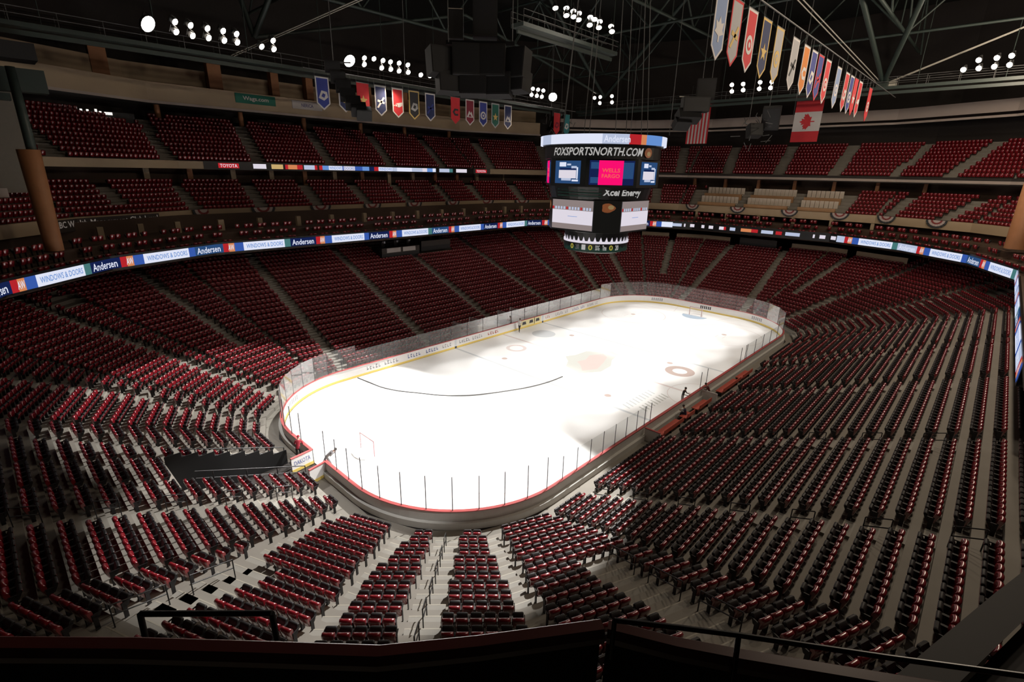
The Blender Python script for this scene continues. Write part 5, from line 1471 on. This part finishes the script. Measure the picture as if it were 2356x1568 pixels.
c = MB(); c.box((.6, .2, 1.35), (1.4, .4, .6), 'adgrey'); c.box((-1.4, .2, 1.3), (.9, .4, .5), 'boardback'); c.build('equipment', t)

# ------------------------------------------------------------------ people
def person(label, loc, rz, shirt, pants, hair='hair', lean=0.0, arms='down', legs='stand', h=1.78, cap_m=None, group=None):
    t = thing('person', label, 'person', loc, rz, group)
    k = h / 1.78
    hip_z = .95
    J = {}
    def P_(n, x, y, z, r): J[n] = (Vector((x, y, z)) * k, r * k)
    sit = legs == 'sit'
    hz = .52 if sit else hip_z
    P_('pelvis', 0, 0, hz, .135)
    s_, c_ = math.sin(lean), math.cos(lean)
    def up(d, x=0.0, f=0.0): return (x, d * s_ + f * c_, hz + d * c_ - f * s_)
    P_('waist', *up(.18), .125); P_('chest', *up(.40), .15); P_('neck', *up(.56), .06); P_('head0', *up(.64, 0, .02), .075); P_('head1', *up(.74, 0, .025), .10); P_('head2', *up(.81, 0, .01), .075); P_('nose', *up(.70, 0, .115), .018)
    E_ = [('pelvis', 'waist'), ('waist', 'chest'), ('chest', 'neck'), ('neck', 'head0'), ('head0', 'head1'), ('head1', 'head2'), ('head1', 'nose')]
    for s2, q in ((-1, 'l'), (1, 'r')):
        P_('sh' + q, *up(.47, s2 * .19), .062); E_.append(('chest', 'sh' + q))
        if arms == 'rail': el, wr = up(.24, s2 * .27, .16), (s2 * .22, .52, 1.15)
        elif arms == 'hold': el, wr = up(.22, s2 * .26, .05), (s2 * .10, .36 + .2 * s_, hz + .25)
        else: el, wr = up(.17, s2 * .26, .0), (s2 * .27, .10 + .1 * s_, hz - .02)
        P_('el' + q, *el, .045); P_('wr' + q, *wr, .03)
        w = Vector(wr); d = (w - Vector(el)).normalized()
        pm = w + d * .06; P_('pm' + q, *pm, .036)
        E_ += [('sh' + q, 'el' + q), ('el' + q, 'wr' + q), ('wr' + q, 'pm' + q)]
        sx = d.cross(Vector((0, 1, 0))) if abs(d.y) < .9 else Vector((1, 0, 0)); sx.normalize()
        for f_ in range(4):
            b = pm + d * (.085 - .012 * abs(f_ - 1.3)) + sx * (-.03 + .02 * f_) + Vector((0, .015, -.01)); P_(f'f{f_}' + q, *b, .0095); E_.append(('pm' + q, f'f{f_}' + q))
        th = w + d * .055 - sx * .055 + Vector((0, .02, 0)); P_('th' + q, *th, .0105); E_.append(('wr' + q, 'th' + q))
        if sit: kn, an, to = (s2 * .13, .44, .50), (s2 * .13, .42, .10), (s2 * .14, .62, .05)
        elif legs == 'stride': kn, an, to = (s2 * .11, .22 * s2, .50), (s2 * .11, .34 * s2 - .08, .10), (s2 * .12, .34 * s2 + .10, .05)
        else: kn, an, to = (s2 * .12, .03, .50), (s2 * .13, 0, .09), (s2 * .15, .17, .045)
        P_('hp' + q, s2 * .10, 0, hz - .05, .095); P_('kn' + q, *kn, .066); P_('an' + q, *an, .046); P_('to' + q, *to, .042)
        E_ += [('pelvis', 'hp' + q), ('hp' + q, 'kn' + q), ('kn' + q, 'an' + q), ('an' + q, 'to' + q)]
    names = list(J)
    me = bpy.data.meshes.new('body'); me.from_pydata([tuple(J[n][0]) for n in names], [(names.index(a), names.index(b)) for a, b in E_], [])
    ob = bpy.data.objects.new('body', me); COL.objects.link(ob)
    sk = ob.modifiers.new('skin', 'SKIN'); sk.use_smooth_shade = True
    me_sv = me.skin_vertices[0].data
    for i, n in enumerate(names): me_sv[i].radius = (J[n][1], J[n][1] * (.78 if n in ('chest', 'waist', 'pelvis') else 1)); me_sv[i].use_root = (n == 'pelvis')
    ob.modifiers.new('sub', 'SUBSURF').levels = 1
    dg = bpy.context.evaluated_depsgraph_get()
    bk = bpy.data.meshes.new_from_object(ob.evaluated_get(dg))
    bpy.data.objects.remove(ob)
    bk.materials.clear()
    for m_ in ('skin', shirt, pants, 'clothblack'): bk.materials.append(M[m_])
    reg = {}
    for a, b in E_:
        q = b[:2]
        reg[(a, b)] = 0 if q in ('he', 'no', 'f0', 'f1', 'f2', 'f3', 'th', 'pm', 'ne') else 1 if q in ('wa', 'ch', 'sh', 'el', 'wr') else 3 if q == 'to' else 2
    for p_ in bk.polygons:
        c = p_.center; best = (9, 0)
        for (a, b), m_ in reg.items():
            A, B = J[a][0], J[b][0]; d = B - A; u = max(0, min(1, (c - A).dot(d) / d.dot(d))); q = (c - A - d * u).length - J[b][1]
            if q < best[0]: best = (q, m_)
        p_.material_index = best[1]; p_.use_smooth = True
    bk.name = 'body'
    o = bpy.data.objects.new('body', bk); COL.objects.link(o); o.parent = t
    hb = MB(); hc = J['head1'][0]; ax = Vector((0, s_, c_))
    mx = Matrix.Translation(hc + Vector((0, -.015, .012)) * k) @ ax.to_track_quat('Z', 'Y').to_matrix().to_4x4()
    prof = [(.0, .118), (.05, .108), (.088, .07), (.105, .02), (.104, -.03)]
    tmp = MB(); tmp.lathe((0, 0, 0), prof, 'hair', 12)
    hb.raw([mx @ (Vector(v_) * k) for v_ in tmp.v], tmp.f, cap_m or 'hair', True)
    hb.build('cap' if cap_m else 'hair', t)
    return t
person('person in red cap leaning on the boards by the open gate', (-31.25, 1.95, .3), -PI / 2 + .9, 'clothred', 'clothblack', lean=.5, arms='rail', cap_m='clothred')
person('person in grey bending over in the open gate at the ice edge', (-30.2, .0, .01), -PI / 2 - .4, 'clothgrey', 'clothgrey', lean=.95, arms='hold', legs='stride')
person('person in dark clothes standing at the boards across from the benches', (1.9, 13.55, .006), PI, 'clothblack', 'clothblack', lean=.05, arms='down')
person('person in white top and black trousers standing on the ice by the boards', (2.35, 12.3, .01), 2.6, 'clothwhite', 'clothblack', lean=.15, arms='hold', legs='stride')
person('person in dark jacket standing on the ice and leaning on the bench boards', (-3.0, -12.45, .01), PI, 'clothblack', 'clothgrey', lean=.25, arms='rail')
person('person in maroon shirt leaning over behind the bench boards', (-.3, -13.75, .006), .4, 'maroon', 'clothblack', lean=.55, arms='rail')
person('person in navy sitting on the short bench by the boards', (-5.5, -14.0, .02), .3, 'navy', 'navy', lean=.35, arms='hold', legs='sit')
person('person in pale shirt standing at the suite seats below the bunting', (-42.0, 26.6, 10.9), -1.2, 'clothwhite', 'clothblack', lean=.1)

# ------------------------------------------------------------------ balcony in front of the photographer
pl = [(-45.2, -25.2), (-43.62, -26.86), (-43.26, -27.23), (-42.9, -27.62), (-42.58, -27.97), (-42.27, -28.22), (-41.84, -28.54)]
pr = [(-41.82, -28.56), (-41.69, -28.81), (-41.56, -29.02), (-41.23, -29.52), (-40.97, -29.91), (-40.2, -31.2)]
def parapet(pl_, name, label, ztop, wcap, zb):
    t = thing(name, label, 'balcony parapet', (*pl_[0], zb), 0, 'parapets before the photographer')
    o0 = Vector((*pl_[0], zb))
    nrm = []
    for i in range(len(pl_)):
        a, b = Vector(pl_[max(0, i - 1)]), Vector(pl_[min(len(pl_) - 1, i + 1)]); d = (b - a).normalized(); nrm.append(Vector((-d.y, d.x)))    # towards the ice
    def at(i, off, z): p_ = Vector(pl_[i]) + nrm[i] * off; return Vector((p_.x, p_.y, z)) - o0
    f_, c_ = MB(), MB()
    prof = [(-.045, ztop - .07), (-.055, ztop - .03), (-.035, ztop), (wcap - .02, ztop), (wcap, ztop - .02), (wcap, ztop - .07)]
    for i in range(len(pl_) - 1):
        f_.face([at(i, 0, zb), at(i + 1, 0, zb), at(i + 1, 0, ztop - .05), at(i, 0, ztop - .05)], 'parapet')
        f_.face([at(i + 1, wcap - .02, zb), at(i, wcap - .02, zb), at(i, wcap - .02, ztop - .05), at(i + 1, wcap - .02, ztop - .05)], 'parapet')
        for (a0, z0_), (a1, z1_) in zip(prof[:-1], prof[1:]):
            c_.face([at(i, a0, z0_), at(i + 1, a0, z0_), at(i + 1, a1, z1_), at(i, a1, z1_)], 'wood', False)
    f_.build('front_wall', t); c_.build('wooden_cap', t)
    return t
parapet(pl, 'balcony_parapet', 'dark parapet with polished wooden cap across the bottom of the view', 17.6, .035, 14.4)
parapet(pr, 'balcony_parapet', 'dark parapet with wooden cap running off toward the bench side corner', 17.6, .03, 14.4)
rail_thing('balcony_rail', 'black metal rail above the wooden cap at the bench side corner', 'rail', [[(-41.92, -28.64, 17.75), (-41.77, -28.84, 17.75), (-41.64, -29.02, 17.75), (-41.34, -29.46, 17.75), (-41.05, -29.87, 17.75), (-40.3, -31.1, 17.75)], [(-41.80, -28.66, 17.52), (-41.66, -28.86, 17.52), (-41.53, -29.06, 17.52), (-41.20, -29.56, 17.52), (-40.2, -31.2, 17.52)]],
           [((-41.62, -29.03, 17.5), (-41.64, -29.02, 17.75)), ((-41.88, -28.62, 17.5), (-41.92, -28.64, 17.75))], .011, 'blackmetal')
rail_thing('step_rail', 'square black handrail just over the parapet near the landing steps', 'rail', [[(-43.13, -25.85, 16.6), (-42.52, -26.46, 16.6)]], [((-43.17, -26.09 + .25, 15.2), (-43.13, -25.85, 16.6)), ((-42.5, -26.48, 15.2), (-42.52, -26.46, 16.6))], .021, 'blackmetal')
sp = MB()
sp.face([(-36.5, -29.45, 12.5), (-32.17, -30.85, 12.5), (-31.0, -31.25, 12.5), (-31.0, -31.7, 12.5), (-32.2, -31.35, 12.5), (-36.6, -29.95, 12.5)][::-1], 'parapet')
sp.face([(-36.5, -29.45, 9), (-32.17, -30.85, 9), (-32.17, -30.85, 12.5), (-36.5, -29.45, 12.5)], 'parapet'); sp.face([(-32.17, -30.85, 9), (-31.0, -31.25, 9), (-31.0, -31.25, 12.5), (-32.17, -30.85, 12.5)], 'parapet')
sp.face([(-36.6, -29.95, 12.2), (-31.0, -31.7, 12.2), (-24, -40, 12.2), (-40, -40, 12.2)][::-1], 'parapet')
struct(sp, 'wall_corner_balcony')
# ------------------------------------------------------------------ light
def spot(loc, target, power, half, blend=.25, col=(1, .95, .88), rad=.5):
    l = bpy.data.lights.new('arena_spot', 'SPOT'); l.energy = power; l.spot_size = math.radians(half * 2); l.spot_blend = blend; l.color = col; l.shadow_soft_size = rad
    o = bpy.data.objects.new('arena_spot', l); COL.objects.link(o); o.location = loc
    o.rotation_euler = (Vector(target) - Vector(loc)).to_track_quat('-Z', 'Y').to_euler()
def house(loc, power, col=(1, .80, .58), rad=.6):
    l = bpy.data.lights.new('house_light', 'POINT'); l.energy = power; l.color = col; l.shadow_soft_size = rad
    o = bpy.data.objects.new('house_light', l); COL.objects.link(o); o.location = loc
for x in (-27, -19.5, -12, -4.5, 4.5, 12, 19.5, 27):
    for s_ in (-1, 1): spot((x * .98, s_ * 27.4, 30.0), (x, 0, 0), 27000 if abs(x) > 5 else 38000, 13.6, .30, (1, .97, .93))
for y in (9, -9): spot((0, y, 33.0), (-27.5, y * .9, 1), 140000, 16.5, .12, (1, .97, .93))
def down(loc, power, half=78, col=(1, .80, .58), rad=.45):
    l = bpy.data.lights.new('house_light', 'SPOT'); l.energy = power; l.color = col; l.shadow_soft_size = rad; l.spot_size = math.radians(half * 2); l.spot_blend = .5
    o = bpy.data.objects.new('house_light', l); COL.objects.link(o); o.location = loc
HP = 1500
for loc, k in (((-30, 20, 28.6), .5), ((-6, 26, 28.6), .5), ((18, 26, 28.6), .6), ((36, 14, 28.6), .6), ((36, -14, 28.6), .8)):
    down(loc, HP * k)
for x, p_ in ((-20, 1500), (-7, 3200), (7, 4600), (21, 4600), (33, 3000)):
    house((x, -27.5, 30.5), p_, (1, .83, .64), .6)
w = bpy.data.worlds.new('hall_dark'); SC.world = w; w.use_nodes = True
w.node_tree.nodes['Background'].inputs[0].default_value = (0.01, 0.01, 0.01, 1)
w.node_tree.nodes['Background'].inputs[1].default_value = 0.1
SC.view_settings.view_transform = 'Standard'; SC.view_settings.look = 'None'; SC.view_settings.gamma = 1.0; SC.view_settings.exposure = 0.0
SC.view_settings.use_curve_mapping = False
SC.cycles.use_denoising = True
SC.cycles.max_bounces = 6; SC.cycles.diffuse_bounces = 3; SC.cycles.glossy_bounces = 2; SC.cycles.transparent_max_bounces = 16; SC.cycles.transmission_bounces = 2
SC.cycles.caustics_reflective = False; SC.cycles.caustics_refractive = False
SC.cycles.sample_clamp_indirect = 4.0
